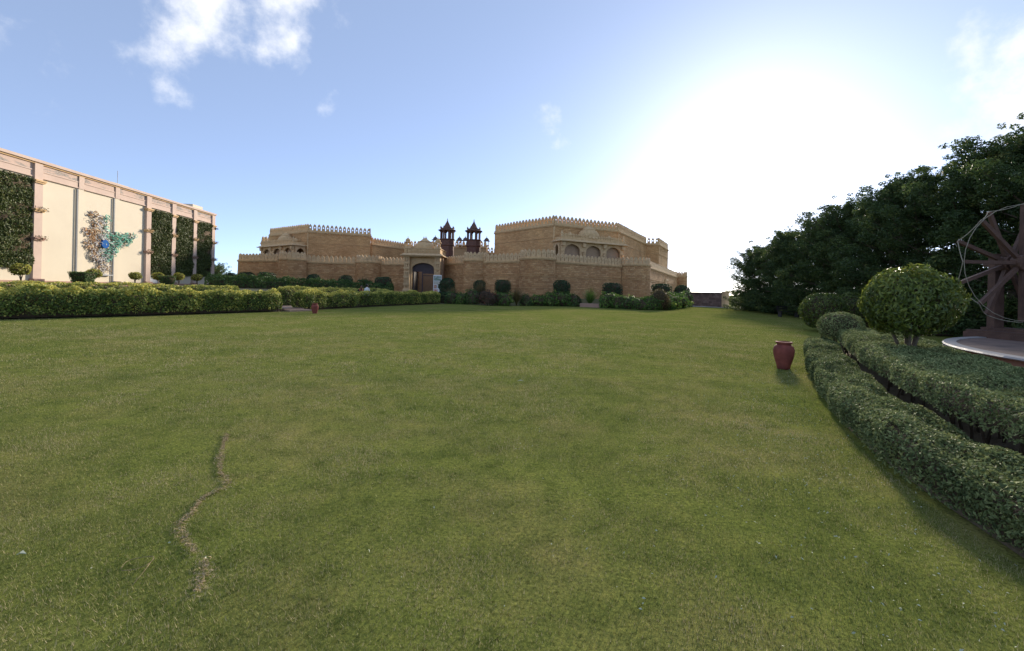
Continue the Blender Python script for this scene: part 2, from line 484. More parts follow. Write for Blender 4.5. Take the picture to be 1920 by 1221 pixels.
M['ficus'] = leaf_mat('ficus', [(0, (0.0439, 0.0737, 0.0175)), (0.5, (0.1141, 0.158, 0.0281)), (0.85, (0.2281, 0.2721, 0.0456)), (1, (0.3861, 0.3861, 0.0789))], .3, .4, .4)
M['tree_leaf'] = leaf_mat('tree_leaf', [(0, (0.0419, 0.0713, 0.0257)), (0.5, (0.0837, 0.1293, 0.0405)), (0.85, (0.1569, 0.1961, 0.0552)), (1, (0.2877, 0.2897, 0.0827))], .34)
M['green_wall'] = leaf_mat('green_wall', [(0, (0.0331, 0.0515, 0.0165)), (0.5, (0.0827, 0.1104, 0.0275)), (0.85, (0.1379, 0.1656, 0.0405)), (1, (0.276, 0.2392, 0.0736))], .15)
M['yellow_ball'] = leaf_mat('yellow_ball', [(0, (0.1144, 0.143, 0.0229)), (0.5, (0.286, 0.3003, 0.0501)), (1, (0.6006, 0.5434, 0.1144))], .3)

# ------------------------------------------------------------------ ground
EDGE = np.array([(-34, 6), (-24.5, 12.2), (-20.43, 17.15), (-19.04, 18.95), (-17.34, 21.18), (-15.46, 24.45), (-14, 26.9), (-12.53, 32.6),
                 (-10.34, 39.8), (-7.6, 46.8), (-4.6, 46.2), (-2.1, 44.3), (2.3, 46.4), (7.0, 47.0), (10.1, 43.5), (13.4, 40.6), (16.8, 45),
                 (20, 51), (23, 56.5), (25.3, 62), (28, 70)])
RING = np.vstack([EDGE, [(70, 90), (70, 300), (-250, 300), (-250, 6)]])
def edge_dist(P):
    """signed distance to the lawn's far edge: positive beyond it"""
    P = np.atleast_2d(P).astype(float)
    best = np.full(len(P), 1e9)
    for a, b in zip(EDGE[:-1], EDGE[1:]):
        d = b - a
        t = np.clip(((P - a) @ d) / (d @ d), 0, 1)
        q = P - (a + t[:, None] * d)
        best = np.minimum(best, np.hypot(q[:, 0], q[:, 1]))
    odd = np.zeros(len(P), bool)
    for a, b in zip(RING, np.roll(RING, -1, axis=0)):
        if a[1] == b[1]: continue
        hit = ((a[1] > P[:, 1]) != (b[1] > P[:, 1])) & (P[:, 0] < (b[0] - a[0]) * (P[:, 1] - a[1]) / (b[1] - a[1]) + a[0])
        odd ^= hit
    return best * np.where(odd, 1, -1)
def ground_h(P):
    P = np.atleast_2d(P).astype(float)
    d = edge_dist(P); x = P[:, 0]
    hm = np.interp(x, [-26, -20, -12, 0, 12, 19, 24], [1.2, 1.05, .95, .8, .7, .15, .02])
    s0 = np.interp(x, [-16, -8, -3], [7.0, 3.0, .2])
    t = np.clip((d - s0) / 6.0, 0, 1)
    return hm * t * t * (3 - 2 * t), d
def gz(x, y):
    h, d = ground_h([(x, y)])
    return float(h[0]) if d[0] > 0 else 0.0

mb = MB()
mb.face([(-1500, -400, 0), (1500, -400, 0), (1500, 2500, 0), (-1500, 2500, 0)])
tag(mb.build('lawn', M['lawn']), kind='structure')
xs = np.arange(-70, 30.1, .7); ys = np.arange(4, 112, .7)
gx, gy = np.meshgrid(xs, ys)
PP = np.stack([gx.ravel(), gy.ravel()], 1)
hh, dd = ground_h(PP)
zz = np.where(dd > 0, hh + np.clip(dd * .05, 0, .02), np.clip(dd * .05, -.08, 0))
zz += np.where(dd > .5, .03 * wob(np.c_[PP, PP[:, :1] * 0], .9, 3), 0) * np.clip(hh * 3, 0, 1)
nx, ny = len(xs), len(ys)
ii = (np.arange(ny - 1)[:, None] * nx + np.arange(nx - 1)[None]).ravel()
FF = np.stack([ii, ii + 1, ii + nx + 1, ii + nx], 1)
keep = (dd[FF] > -1.2).any(1)
tag(link_mesh('garden_bank', np_mesh('garden_bank', np.c_[PP, zz], FF[keep], [M['soil']], smooth=True)), kind='structure')

def offset_path(pts, off):
    """polyline shifted to its left (positive) in the plane"""
    pts = np.asarray(pts, float)
    d = np.gradient(pts, axis=0)
    d /= np.linalg.norm(d, axis=1, keepdims=True)
    return pts + np.stack([-d[:, 1], d[:, 0]], 1) * off
def resample(pts, step):
    pts = np.asarray(pts, float)
    # Catmull-Rom through the points, then equal steps
    P = np.vstack([2 * pts[0] - pts[1], pts, 2 * pts[-1] - pts[-2]])
    out = []
    for i in range(1, len(P) - 2):
        for t in np.linspace(0, 1, 16, endpoint=False):
            p0, p1, p2, p3 = P[i - 1:i + 3]
            out.append(.5 * ((2 * p1) + (-p0 + p2) * t + (2 * p0 - 5 * p1 + 4 * p2 - p3) * t * t + (-p0 + 3 * p1 - 3 * p2 + p3) * t ** 3))
    out.append(pts[-1]); out = np.array(out)
    s = np.r_[0, np.cumsum(np.linalg.norm(np.diff(out, axis=0), axis=1))]
    n = max(3, int(s[-1] / step) + 1)
    q = np.linspace(0, s[-1], n)
    return np.stack([np.interp(q, s, out[:, k]) for k in range(out.shape[1])], 1)
def ribbon(name, pts, w, z, mat, th=.0):
    a, b = offset_path(pts, w / 2), offset_path(pts, -w / 2)
    m = MB()
    for i in range(len(pts) - 1):
        m.face([(*b[i], z), (*b[i + 1], z), (*a[i + 1], z), (*a[i], z)])
        if th:
            m.face([(*b[i], z - th), (*b[i + 1], z - th), (*b[i + 1], z), (*b[i], z)])
    return tag(m.build(name, mat), kind='structure')
LEFT = EDGE[0:10]
path_line = resample(offset_path(LEFT, 3.2), 1.0)
ribbon('garden_path', path_line, 3.6, .08, M['paving'])
# entrance slabs where the path opens to the lawn
m = MB().box((-14.0, 27.65, .05), (1.6, 1.5, .10), R(62)); tag(m.build('entrance_step', M['paving']), kind='structure')
m = MB().box((-15.0, 28.1, .09), (1.4, 2.4, .17), R(62)); tag(m.build('entrance_landing', M['paving']), kind='structure')
# pale concrete apron beside the far wall
m = MB(); m.face([(22.8, 56.6, .03), (25.3, 53.6, .03), (33, 52.4, .03), (33, 55.6, .03), (27.6, 54.6, .03), (24.8, 60.5, .03)])
tag(m.build('concrete_apron', M['concrete']), kind='structure')
# paved court round the wheel platform
m = MB()
ring = [(16.2 + 8.2 * math.cos(a) * 1.0, 7.2 + 8.2 * math.sin(a), .005) for a in np.linspace(0, 2 * math.pi, 64, endpoint=False)]
m.face(ring); tag(m.build('paved_court', M['paving']), kind='structure')

# ------------------------------------------------------------------ fort
def merlon_mesh(w, h, t, hole, hz):
    out = [(-w / 2, 0), (0, 0), (w / 2, 0), (w / 2, h * .56), (w * .33, h * .80), (0, h), (-w * .33, h * .80), (-w / 2, h * .56)]
    ang = [R(a) for a in (225, 270, 315, 0, 45, 90, 135, 180)]
    inn = [(hole * math.cos(a), hz + hole * 1.25 * math.sin(a)) for a in ang]
    V, F = [], []
    for y in (-t / 2, t / 2):
        V += [(x, y, z) for x, z in out] + [(x, y, z) for x, z in inn]
    for i in range(8):
        j = (i + 1) % 8
        F += [(i, j, 8 + j, 8 + i), (16 + j, 16 + i, 24 + i, 24 + j), (j, i, 16 + i, 16 + j), (8 + i, 8 + j, 24 + j, 24 + i)]
    me = bpy.data.meshes.new('merlon'); me.from_pydata(V, [], F); me.update()
    return me
MER_LOW = merlon_mesh(.54, .92, .18, .06, .42); MER_LOW.materials.append(M['trim_pale'])
MER_UP = merlon_mesh(.50, 1.05, .20, .11, .46); MER_UP.materials.append(M['trim'])
MER_SMALL = merlon_mesh(.34, .5, .14, .05, .2); MER_SMALL.materials.append(M['trim'])
mrg = random.Random(5)
def put_merlon(me, parent, x, y, z, ang):
    o = bpy.data.objects.new('merlon', me); col.objects.link(o); o.parent = parent
    L_ = root_loc(parent)
    o.location = (x - L_.x, y - L_.y, z - L_.z)
    o.rotation_euler = (0, 0, ang + mrg.uniform(-.02, .02))
    o.scale = (1, 1, mrg.uniform(.97, 1.03))
    return o
def cum(pts):
    return np.r_[0, np.cumsum(np.linalg.norm(np.diff(np.asarray(pts, float), axis=0), axis=1))]
def wall_run(parent, pts, z0, z1, thick, mat, courses, cornice, mer, mer_gap, part='wall_section', u0=0.0, cap_mat='trim', skip_mer=False, batter=0.0):
    """straight or curved stretch of wall seen from its right-hand side (towards -Y when running +X); returns the part"""
    pts = np.asarray(pts, float)
    back = offset_path(pts, thick); base = offset_path(pts, -batter)
    s = cum(pts) + u0
    m = MB()
    for i in range(len(pts) - 1):
        a, b = pts[i], pts[i + 1]; ab, bb = base[i], base[i + 1]
        m.face([(*ab, z0), (*bb, z0), (*b, z1), (*a, z1)], [(s[i], z0), (s[i + 1], z0), (s[i + 1], z1), (s[i], z1)])
        ka, kb = back[i], back[i + 1]
        m.face([(*a, z1), (*b, z1), (*kb, z1), (*ka, z1)], [(s[i], z1), (s[i + 1], z1), (s[i + 1], z1 + thick), (s[i], z1 + thick)])
        m.face([(*kb, z0), (*ka, z0), (*ka, z1), (*kb, z1)], [(s[i + 1], z0), (s[i], z0), (s[i], z1), (s[i + 1], z1)])
    for k, q, e in ((0, back[0], 0), (-1, back[-1], 1)):
        a = pts[k]; ab = base[k]
        f = [(*q, z0), (*ab, z0), (*a, z1), (*q, z1)]
        uv = [(0, z0), (thick, z0), (thick, z1), (0, z1)]
        if e: f, uv = f[::-1], uv[::-1]
        m.face(f, uv)
    w = m.build(part, mat, parent)
    def band(z, hgt, proud, name, cm=None):
        o1 = offset_path(pts, -proud - batter * max(0.0, (z1 - z) / max(.1, z1 - z0))); o2 = offset_path(pts, .12)
        bm = MB(); n = len(pts)
        V = [(*p, zz_) for zz_ in (z, z + hgt) for p in o1] + [(*p, zz_) for zz_ in (z, z + hgt) for p in o2]
        F = []
        for i in range(n - 1):
            F += [(i, i + 1, n + i + 1, n + i), (n + i, n + i + 1, 3 * n + i + 1, 3 * n + i), (i + 1, i, 2 * n + i, 2 * n + i + 1)]
        F += [(0, n, 3 * n, 2 * n), (n - 1, 3 * n - 1, 4 * n - 1, 2 * n - 1)]
        bm.add(V, F); return bm.build(name, M[cm or cap_mat], w)
    for z in courses: band(z, .07, .05, 'string_course', 'course')
    if cornice:
        band(cornice, .11, .10, 'cornice'); band(cornice + .112, .10, .17, 'cornice'); band(cornice + .214, max(.05, z1 - cornice - .214 + .03), .07, 'cornice')
    if mer is not None and not skip_mer:
        L_ = s[-1] - s[0]; n = max(1, int(round(L_ / mer_gap)))
        for k in range(n):
            q = (k + .5) / n * L_
            x = np.interp(q, s - s[0], pts[:, 0]); y = np.interp(q, s - s[0], pts[:, 1])
            i = min(len(pts) - 2, int(np.searchsorted(s - s[0], q) - 1)); i = max(i, 0)
            d = pts[i + 1] - pts[i]; ang = math.atan2(d[1], d[0])
            nx_, ny_ = -math.sin(ang), math.cos(ang)
            put_merlon(mer, w, x + nx_ * .14, y + ny_ * .14, z1 + .025, ang)
    return w
def arc(cx, cy, r, a0, a1, n=18):
    return [(cx + r * math.cos(R(a)), cy + r * math.sin(R(a))) for a in np.linspace(a0, a1, n)]

ramp_t = thing('rampart', 'low outer stone rampart of the fort with round bastions and pointed battlements', 'wall', (0, 58, 0))
ZW, ZC = 5.40, 5.10
COUR = [1.95, 3.35, 3.62]
def W(pts, **k): return wall_run(ramp_t, pts, -.1, ZW, 1.0, M['stone_lower'], COUR, ZC, MER_LOW, .62, batter=.12, **k)
def BAST(cx, cy, r, a0=175, a1=365):
    return wall_run(ramp_t, arc(cx, cy, r, a0, a1, 22), -.1, ZW + .22, .8, M['stone_lower'], COUR, ZC + .22, MER_LOW, .62, part='bastion', u0=cx * 3, batter=.12)
W([(-43.2, 70.5), (-41.5, 64.9)]); W([(-41.5, 64.9), (-33.2, 62.4)], u0=6)
BAST(-32.5, 63.6, 1.9); W([(-31.6, 64.5), (-23.6, 66.3)], u0=15)
BAST(-22.3, 66.9, 2.0); W([(-21, 66.6), (-14.6, 65.0)], u0=24)
W([(-10.6, 63.8), (-6.0, 57.9)], u0=33); BAST(-4.95, 57.6, 1.6); W([(-4.6, 57.0), (1.6, 52.9)], u0=40)
BAST(3.05, 52.4, 2.15); W([(4.4, 52.3), (15.0, 59.2)], u0=50); BAST(17.0, 60.9, 2.45, 170, 375)
W([(19.2, 60.6), (36.2, 94.2)], u0=66); BAST(37.5, 95.3, 1.25, 150, 390)
# small built-in niche on the receding right wall
m = MB(); d_ = np.array((17., 33.6)); d_ /= np.linalg.norm(d_); n_ = np.array((d_[1], -d_[0]))
for t0, t1, z0, z1 in ((17.2, 17.9, 1.0, 4.3), (18.3, 20.8, 4.0, 4.3)):
    p = np.array((19.2, 60.6)) + d_ * ((t0 + t1) / 2) + n_ * .12
    m.box((p[0], p[1], (z0 + z1) / 2), (t1 - t0, .16, z1 - z0), math.atan2(d_[1], d_[0]))
m.build('wall_niche', M['trim_pale'], ramp_t)

def block(name, label, loc, runs, back, z0, z1, mat, courses):
    t = thing(name, label, 'building', loc)
    u = 0
    for r in runs:
        wall_run(t, r, z0, z1, .8, mat, courses, z1 - .42, MER_UP, .66, part='wall', u0=u); u += 13.3
    return t
def quoin(parent, x, y, z0, z1):
    MB().box((x, y, (z0 + z1) / 2), (.16, .16, z1 - z0), .6).build('corner_stone', M['trim'], parent)

ZB = 10.7
keep_r = block('stone_keep', 'tall right hand stone keep with arched balcony and large relief dome', (8, 68, 0),
               [[(-1.6, 73), (-2.85, 66.5)], [(-2.85, 66.5), (5.45, 57)], [(5.45, 57), (15.19, 62)], [(15.19, 62), (24.3, 78)], [(24.3, 78), (26.4, 77.6)], [(26.4, 77.6), (31.6, 87.3)], [(31.6, 87.3), (29.5, 91)]],
               None, .5, ZB, M['stone_upper'], [6.7, 8.75])
for x, y in ((5.42, 56.95), (15.2, 61.93)): quoin(keep_r, x, y, .5, ZB - .5)
keep_l = block('stone_keep', 'tall left hand stone keep with small corner balcony and ribbed dome', (-34, 77, 0),
               [[(-43.4, 76.4), (-33.2, 69.5)], [(-33.2, 69.5), (-24.4, 73.6)], [(-24.4, 73.6), (-26.5, 80)]],
               None, .5, ZB, M['stone_upper'], [6.7, 8.6])
quoin(keep_l, -33.2, 69.44, .5, ZB - .5)
wall_run(keep_l, [(-45.9, 80), (-45.6, 77.7), (-43.5, 76.9)], .5, 9.4, .8, M['stone_upper'], [], 9.0, MER_UP, .72, part='wall', u0=3)
m = MB(); m.prism([(-43.2, 76.6), (-33.2, 69.9), (-24.6, 73.8), (-26.5, 80), (-43, 84)], 9.9, 10.1); m.build('roof', M['panel_stone'], keep_l)
m = MB(); m.prism([(-2.6, 66.6), (5.5, 57.4), (15, 62.3), (24, 78.2), (31, 87.5), (28, 95), (0, 76)], 9.9, 10.1); m.build('roof', M['panel_stone'], keep_r)

def frame(o, d):
    """local frame along a facade: o origin, d unit direction; returns f(s, depth outward, z)"""
    n = (d[1], -d[0])
    return lambda s, q, z: (o[0] + d[0] * s + n[0] * q, o[1] + d[1] * s + n[1] * q, z)
def arch_plate(mbq, fr, s0, s1, z0, z1, os0, os1, spring, apex, q0, q1, n=14, point=.12):
    """wall plate with one arched opening; q0 outer face, q1 inner face"""
    top = []
    for k in range(n + 1):
        a = math.pi * (1 - k / n)
        x = math.cos(a); y = max(0.0, math.sin(a)) ** .8
        y = y * (1 - point) + point * (1 - abs(x))
        top.append(((os0 + os1) / 2 + x * (os1 - os0) / 2, spring + (apex - spring) * y))
    def slab(poly):
        for q, rev in ((q0, False), (q1, True)):
            p = [fr(s, q, z) for s, z in poly]
            mbq.face(p[::-1] if rev else p)
    slab([(s0, z0), (os0, z0), (os0, spring), (s0, spring)]); slab([(os1, z0), (s1, z0), (s1, spring), (os1, spring)])
    slab([(s0, spring), (os0, spring), (os0, z1), (s0, z1)]); slab([(os1, spring), (s1, spring), (s1, z1), (os1, z1)])
    for (a, za), (b, zb) in zip(top[:-1], top[1:]):
        slab([(a, za), (b, zb), (b, z1), (a, z1)])
        mbq.face([fr(a, q0, za), fr(a, q1, za), fr(b, q1, zb), fr(b, q0, zb)])
    for s in (os0, os1):
        mbq.face([fr(s, q0, z0), fr(s, q0, spring), fr(s, q1, spring), fr(s, q1, z0)])
    mbq.face([fr(s0, q0, z1), fr(s1, q0, z1), fr(s1, q1, z1), fr(s0, q1, z1)])
    for s in (s0, s1):
        mbq.face([fr(s, q0, z0), fr(s, q0, z1), fr(s, q1, z1), fr(s, q1, z0)])
def fbox(mbq, fr, s0, s1, q0, q1, z0, z1, lip=None):
    b = [fr(s0, q0, z0), fr(s1, q0, z0), fr(s1, q1, z0), fr(s0, q1, z0)]
    if lip: s0, s1, q1 = s0 + lip, s1 - lip, q1 - lip
    t = [fr(s0, q0, z1), fr(s1, q0, z1), fr(s1, q1, z1), fr(s0, q1, z1)]
    mbq.add(b + t, [(0, 1, 2, 3), (7, 6, 5, 4), (1, 0, 4, 5), (2, 1, 5, 6), (3, 2, 6, 7), (0, 3, 7, 4)])
DOME = [(1.0, 0), (1.05, .06), (1.0, .10), (1.04, .25), (1.03, .42), (.95, .62), (.80, .80), (.62, .92), (.66, .96), (.58, 1.02), (.40, 1.14), (.2, 1.24), (.08, 1.30), (.05, 1.42), (.01, 1.48)]
BALL = [(.8, 0), (.85, .08), (.7, .14), (.95, .35), (1.0, .6), (.9, .95), (.62, 1.25), (.3, 1.42), (.12, 1.5), (.14, 1.6), (.02, 1.85)]
def dome(parent, c, r, h, mat, prof=DOME, sx=1.0, sy=1.0, rz=0, n=28, name='dome'):
    return MB().lathe([(a * r, b * h) for a, b in prof], c, n, sx, sy, rz).build(name, mat, parent, smooth=True)

def balcony(parent, o, d, s0, s1, depth, zf, ze, ndome, side_open=True):
    fr = frame(o, d); rz = math.atan2(d[1], d[0])
    m = MB(); fbox(m, fr, s0, s1, -.1, depth, zf - .35, zf); bal = m.build('balcony', M['panel_stone'], parent)
    n = 3; w = (s1 - s0) / n; ow = w - .95
    for k in range(n):
        a = s0 + k * w
        m = MB(); arch_plate(m, fr, a + .004 * k, a + w - .004, zf, ze, a + w / 2 - ow / 2, a + w / 2 + ow / 2, ze - 1.25, ze - .28, depth - .003 * k, depth - .22)
        m.build('arch', M['trim_pale'], bal)
        m = MB(); fbox(m, fr, a + .12, a + w - .12, depth - .62, depth - .5, zf, ze - .02); m.build('blind_panel', M['panel_stone'], bal)
    for k in range(n + 1):
        s = s0 + k * w; s = min(max(s, s0 + .17), s1 - .17)
        x, y, _ = fr(s, depth + .10, 0)
        m = MB().box((x, y, zf + .3), (.40, .34, .6), rz); m.lathe([(.19, .6), (.13, .75), (.17, 1.0), (.12, 1.5), (.18, 1.62), (.14, 1.7), (.24, 1.95)], (x, y, zf), 10)
        m.box((x, y, ze - .32), (.46, .42, .5), rz, 1.25); m.build('pillar', M['trim_pale'], bal)
    for sd in (s0, s1):
        f2 = frame(fr(sd, 0, 0)[:2], (d[1], -d[0]))
        m = MB(); q0, q1 = (-.006, .2) if sd == s0 else (.006, -.2)
        arch_plate(m, f2, .02, depth - .24, zf, ze - .01, .30, depth - .5, ze - 1.1, ze - .35, q0, q1); m.build('side_arch', M['trim_pale'], bal)
    m = MB(); fbox(m, fr, s0 - .55, s1 + .55, -.05, depth + .6, ze, ze + .13); fbox(m, fr, s0 - .42, s1 + .42, -.05, depth + .47, ze + .132, ze + .28, .2); m.build('eave', M['trim_pale'], bal)
    m = MB(); fbox(m, fr, s0 - .1, s1 + .1, -.05, depth + .1, ze + .282, ze + .62); m.build('roof_parapet', M['trim'], bal)
    for k in range(int((s1 - s0) / .42)):
        x, y, z = fr(s0 + .2 + k * .42, depth - .02, ze + .62); put_merlon(MER_SMALL, bal, x, y, z, rz)
    for sd in (s0, s1):
        x, y, _ = fr(sd, depth, 0); MB().lathe([(.13, 0), (.16, .15), (.1, .3), (.14, .42), (.02, .85)], (x, y, ze + .6), 8).build('finial', M['trim_pale'], bal)
    for sp, r, h, kind, sy in ndome:
        x, y, _ = fr(s0 + sp, depth * .42, 0)
        dome(bal, (x, y, ze + .62), r, h, M['trim'], DOME if kind == 'big' else BALL, 1.0, sy, rz)
        if kind == 'big':
            for k in range(9):
                a = math.pi * (k + .5) / 9
                px_, py_, _ = fr(s0 + sp + math.cos(a) * r * 1.05, depth * .42 + math.sin(a) * r * 1.05 * sy, 0)
                MB().lathe([(.14, 0), (.17, .12), (.10, .25), (.02, .42)], (px_, py_, ze + .62), 6).build('petal', M['trim_pale'], bal)
    return bal
def unit(a, b):
    L_ = math.hypot(b[0] - a[0], b[1] - a[1]); return ((b[0] - a[0]) / L_, (b[1] - a[1]) / L_)
balcony(keep_r, (5.45, 57), unit((5.45, 57), (15.19, 62)), .15, 10.5, 1.6, 5.0, 8.15, [(5.0, 1.6, 1.42, 'big', .62), (1.9, .42, .52, 'ball', 1), (8.5, .42, .52, 'ball', 1)])
balcony(keep_l, (-43.4, 76.4), unit((-43.4, 76.4), (-33.2, 69.5)), 1.6, 11.6, 2.0, 5.0, 8.05, [(5.6, 1.55, 1.32, 'big', .7), (2.0, .45, .5, 'ball', 1), (8.6, .5, .5, 'ball', 1)])

# rear curtain wall with its kiosks
rear = thing('rear_wall', 'plain ochre inner wall with battlements seen between the two keeps', 'wall', (-12, 81, 0))
wall_run(rear, [(-24.7, 75.0), (-20.6, 83.0)], .5, 9.35, .8, M['stone_upper'], [6.5], 9.0, MER_UP, .66, part='wall_section')
wall_run(rear, [(-20.6, 83.0), (-4.9, 80.3)], .5, 9.75, .8, M['wall_plain'], [], 9.4, MER_UP, .70, part='wall_section')
wall_run(rear, [(-4.9, 80.3), (-1.0, 80)], .5, 8.6, .8, M['wall_plain'], [], 8.3, MER_UP, .7, part='wall_section')

def kiosk(px, py, z, sc, label, mat, capm, grp):
    t = thing('roof_kiosk', label, 'kiosk', (px, py, z), grp)
    MB().box((px, py, z + .12 * sc), (1.0 * sc, 1.0 * sc, .24 * sc)).build('base', mat, t)
    for k in range(4):
        a = R(45 + 90 * k)
        MB().lathe([(.09 * sc, .24 * sc), (.07 * sc, .5 * sc), (.07 * sc, .9 * sc), (.1 * sc, 1.06 * sc)], (px + .46 * sc * math.cos(a), py + .46 * sc * math.sin(a), z), 8).build('column', mat, t)
    MB().box((px, py, z + 1.12 * sc), (1.35 * sc, 1.35 * sc, .12 * sc), 0, .8).build('eave', capm, t)
    MB().lathe([(.46 * sc, 1.18 * sc), (.5 * sc, 1.3 * sc), (.42 * sc, 1.52 * sc), (.22 * sc, 1.7 * sc), (.07 * sc, 1.8 * sc), (.05 * sc, 1.95 * sc), (.01, 2.15 * sc)], (px, py, z), 14).build('dome', capm, t, smooth=True)
    return t
M['dark_stone'] = plain('dark_stone', (.17, .12, .10), (.12, .085, .07), 3, .85, .2, 20)
for x, lab in ((-14.6, 'small open kiosk on the rear wall, just above the gateway dome'), (-10.05, 'small open kiosk between the red towers, beside the first tower'),
               (-8.95, 'small open kiosk between the red towers, beside the second tower'), (-4.95, 'small open kiosk at the rear wall end beside the right keep')):
    kiosk(x, 80.7, 9.8, .92, lab, M['trim'], M['dark_stone'], 'open kiosks on the inner wall')

def red_tower(x, y, label):
    t = thing('red_tower', label, 'tower', (x, y, 0), 'red sandstone towers behind the gateway')
    n = 8; ph = .5
    MB().lathe([(1.14, .5), (1.14, 8.55)], (x, y, 0), n, phase=ph).build('shaft', M['red_stone'], t)
    MB().lathe([(1.14, 8.55), (1.3, 8.7), (1.3, 8.85), (1.2, 8.9), (1.2, 9.55), (1.34, 9.65), (1.34, 9.75), (1.1, 9.76)], (x, y, 0), n, phase=ph).build('gallery', M['red_stone'], t)
    for k in range(8):
        a = 2 * math.pi * (k + .5) / 8
        px_, py_ = x + 1.03 * math.cos(a), y + 1.03 * math.sin(a)
        MB().box((px_, py_, 10.42), (.22, .22, 1.36), a).box((px_, py_, 11.0), (.34, .34, .22), a, 1.3).build('column', M['red_stone'], t)
        MB().lathe([(.05, 0), (.12, .12), (.09, .24), (.01, .42)], (x + 1.08 * math.cos(a), y + 1.08 * math.sin(a), 11.45), 6).build('merlon', M['red_stone'], t)
    MB().lathe([(1.1, 11.08), (1.52, 11.12), (1.5, 11.2), (1.15, 11.32), (1.15, 11.5), (.95, 11.52)], (x, y, 0), n, phase=ph).build('eave', M['red_stone'], t)
    MB().lathe([(.8, 11.5), (.6, 11.75), (.42, 12.1), (.26, 12.4), (.12, 12.62), (.14, 12.7), (.05, 12.8), (.07, 12.9), (.01, 13.2)], (x, y, 0), n, phase=ph).build('spire', M['red_stone'], t)
    for k in range(8):
        a = 2 * math.pi * k / 8
        MB().box((x + 1.06 * math.cos(a), y + 1.06 * math.sin(a), 7.0), (.05, .5, 1.9), a).build('carved_panel', M['red_stone'], t)
    return t
red_tower(-10.75, 70, 'red sandstone tower with open lantern, directly beside the gateway dome')
red_tower(-6.45, 70.3, 'red sandstone tower with open lantern, nearer the right hand keep')

# ------------------------------------------------------------------ gateway
GX, GY, G0 = -12.56, 60.0, .9
gate = thing('gateway', 'ornate sandstone gateway with carved pillars, domed roof and dark arched doorway', 'gateway', (GX, GY, G0))
fr = frame((GX, GY), (1, 0))
m = MB(); arch_plate(m, fr, -1.75, 1.75, G0, 6.0, -1.55, 1.55, 4.35, 5.25, -.25, -.75); m.build('arch', M['trim_pale'], gate)
for sgn in (-1, 1):
    s = sgn * 2.12
    m = MB()
    m.box((GX + s, GY - .1, G0 + .25), (1.05, 1.1, .5)); m.box((GX + s, GY - .1, G0 + .6), (.95, 1.0, .2), 0, .9)
    m.box((GX + s, GY + .05, (G0 + .7 + 6.0) / 2), (.78, .8, 6.0 - G0 - .7))
    pil = m.build('pillar', M['trim_pale'], gate)
    for zc in (2.25, 3.3, 4.5, 5.35):
        m = MB(); m.box((GX + s, GY - .40, zc), (.9, .24, .12)); m.box((GX + s, GY - .40, zc - .16), (.66, .18, .18), 0, 1.35)
        m.box((GX + s, GY - .42, zc + .32), (.16, .16, .46)); m.box((GX + s - .29, GY - .41, zc + .32), (.12, .12, .46)); m.box((GX + s + .29, GY - .41, zc + .32), (.12, .12, .46))
        m.box((GX + s, GY - .40, zc + .60), (.84, .2, .09)); m.lathe([(.17, -.34), (.05, -.5), (.01, -.62)], (GX + s, GY - .45, zc), 6); m.build('carved_bracket', M['trim_pale'], pil)
m = MB(); fbox(m, fr, -2.6, 2.6, -4.6, .62, 6.0, 6.14); fbox(m, fr, -2.95, 2.95, -4.6, 1.0, 6.142, 6.26); fbox(m, fr, -2.85, 2.85, -4.6, .9, 6.262, 6.5, .28); m.build('eave', M['trim_pale'], gate)
m = MB(); fbox(m, fr, -2.5, 2.5, -4.5, .45, 6.502, 7.12); m.build('roof_parapet', M['trim'], gate)
for k in range(11):
    put_merlon(MER_SMALL, gate, GX - 2.2 + k * .44, GY - .53, 6.55, 0)
m = MB(); fbox(m, fr, -2.6, 2.6, -4.5, .54, 7.122, 7.22); m.build('parapet_rail', M['trim_pale'], gate)
dome(gate, (GX + .05, GY + 1.1, 7.2), 1.45, 1.0, M['trim'], [(1, 0), (1.03, .08), (1.0, .2), (.96, .45), (.84, .72), (.62, .95), (.5, 1.02)], name='dome')
dome(gate, (GX + .05, GY + 1.1, 8.18), .95, .55, M['trim'], [(.62, 0), (1.0, .06), (.95, .16), (.6, .5), (.4, .8), (.3, .95), (.2, 1.0)], name='dome_cap')
for k in (-1, 0, 1): MB().lathe([(.06, 0), (.09, .12), (.03, .25), (.005, .42)], (GX + .05 + k * .2, GY + 1.1, 8.68), 6).build('finial', M['trim_pale'], gate)
for sgn in (-1, 1):
    x = GX + sgn * 2.1
    pv = MB().box((x, GY - .05, 7.32), (.75, .75, .22)).build('corner_turret', M['trim_pale'], gate)
    for a in range(4): MB().box((x + .26 * (1 if a in (0, 1) else -1), GY - .05 + .26 * (1 if a in (0, 3) else -1), 7.72), (.11, .11, .6)).build('column', M['trim_pale'], pv)
    MB().box((x, GY - .05, 8.06), (.95, .95, .09), 0, .85).build('eave', M['trim_pale'], pv)
    MB().lathe([(.3, 0), (.36, .14), (.3, .34), (.14, .48), (.05, .55), (.01, .8)], (x, GY - .05, 8.1), 14).build('dome', M['trim'], pv, smooth=True)
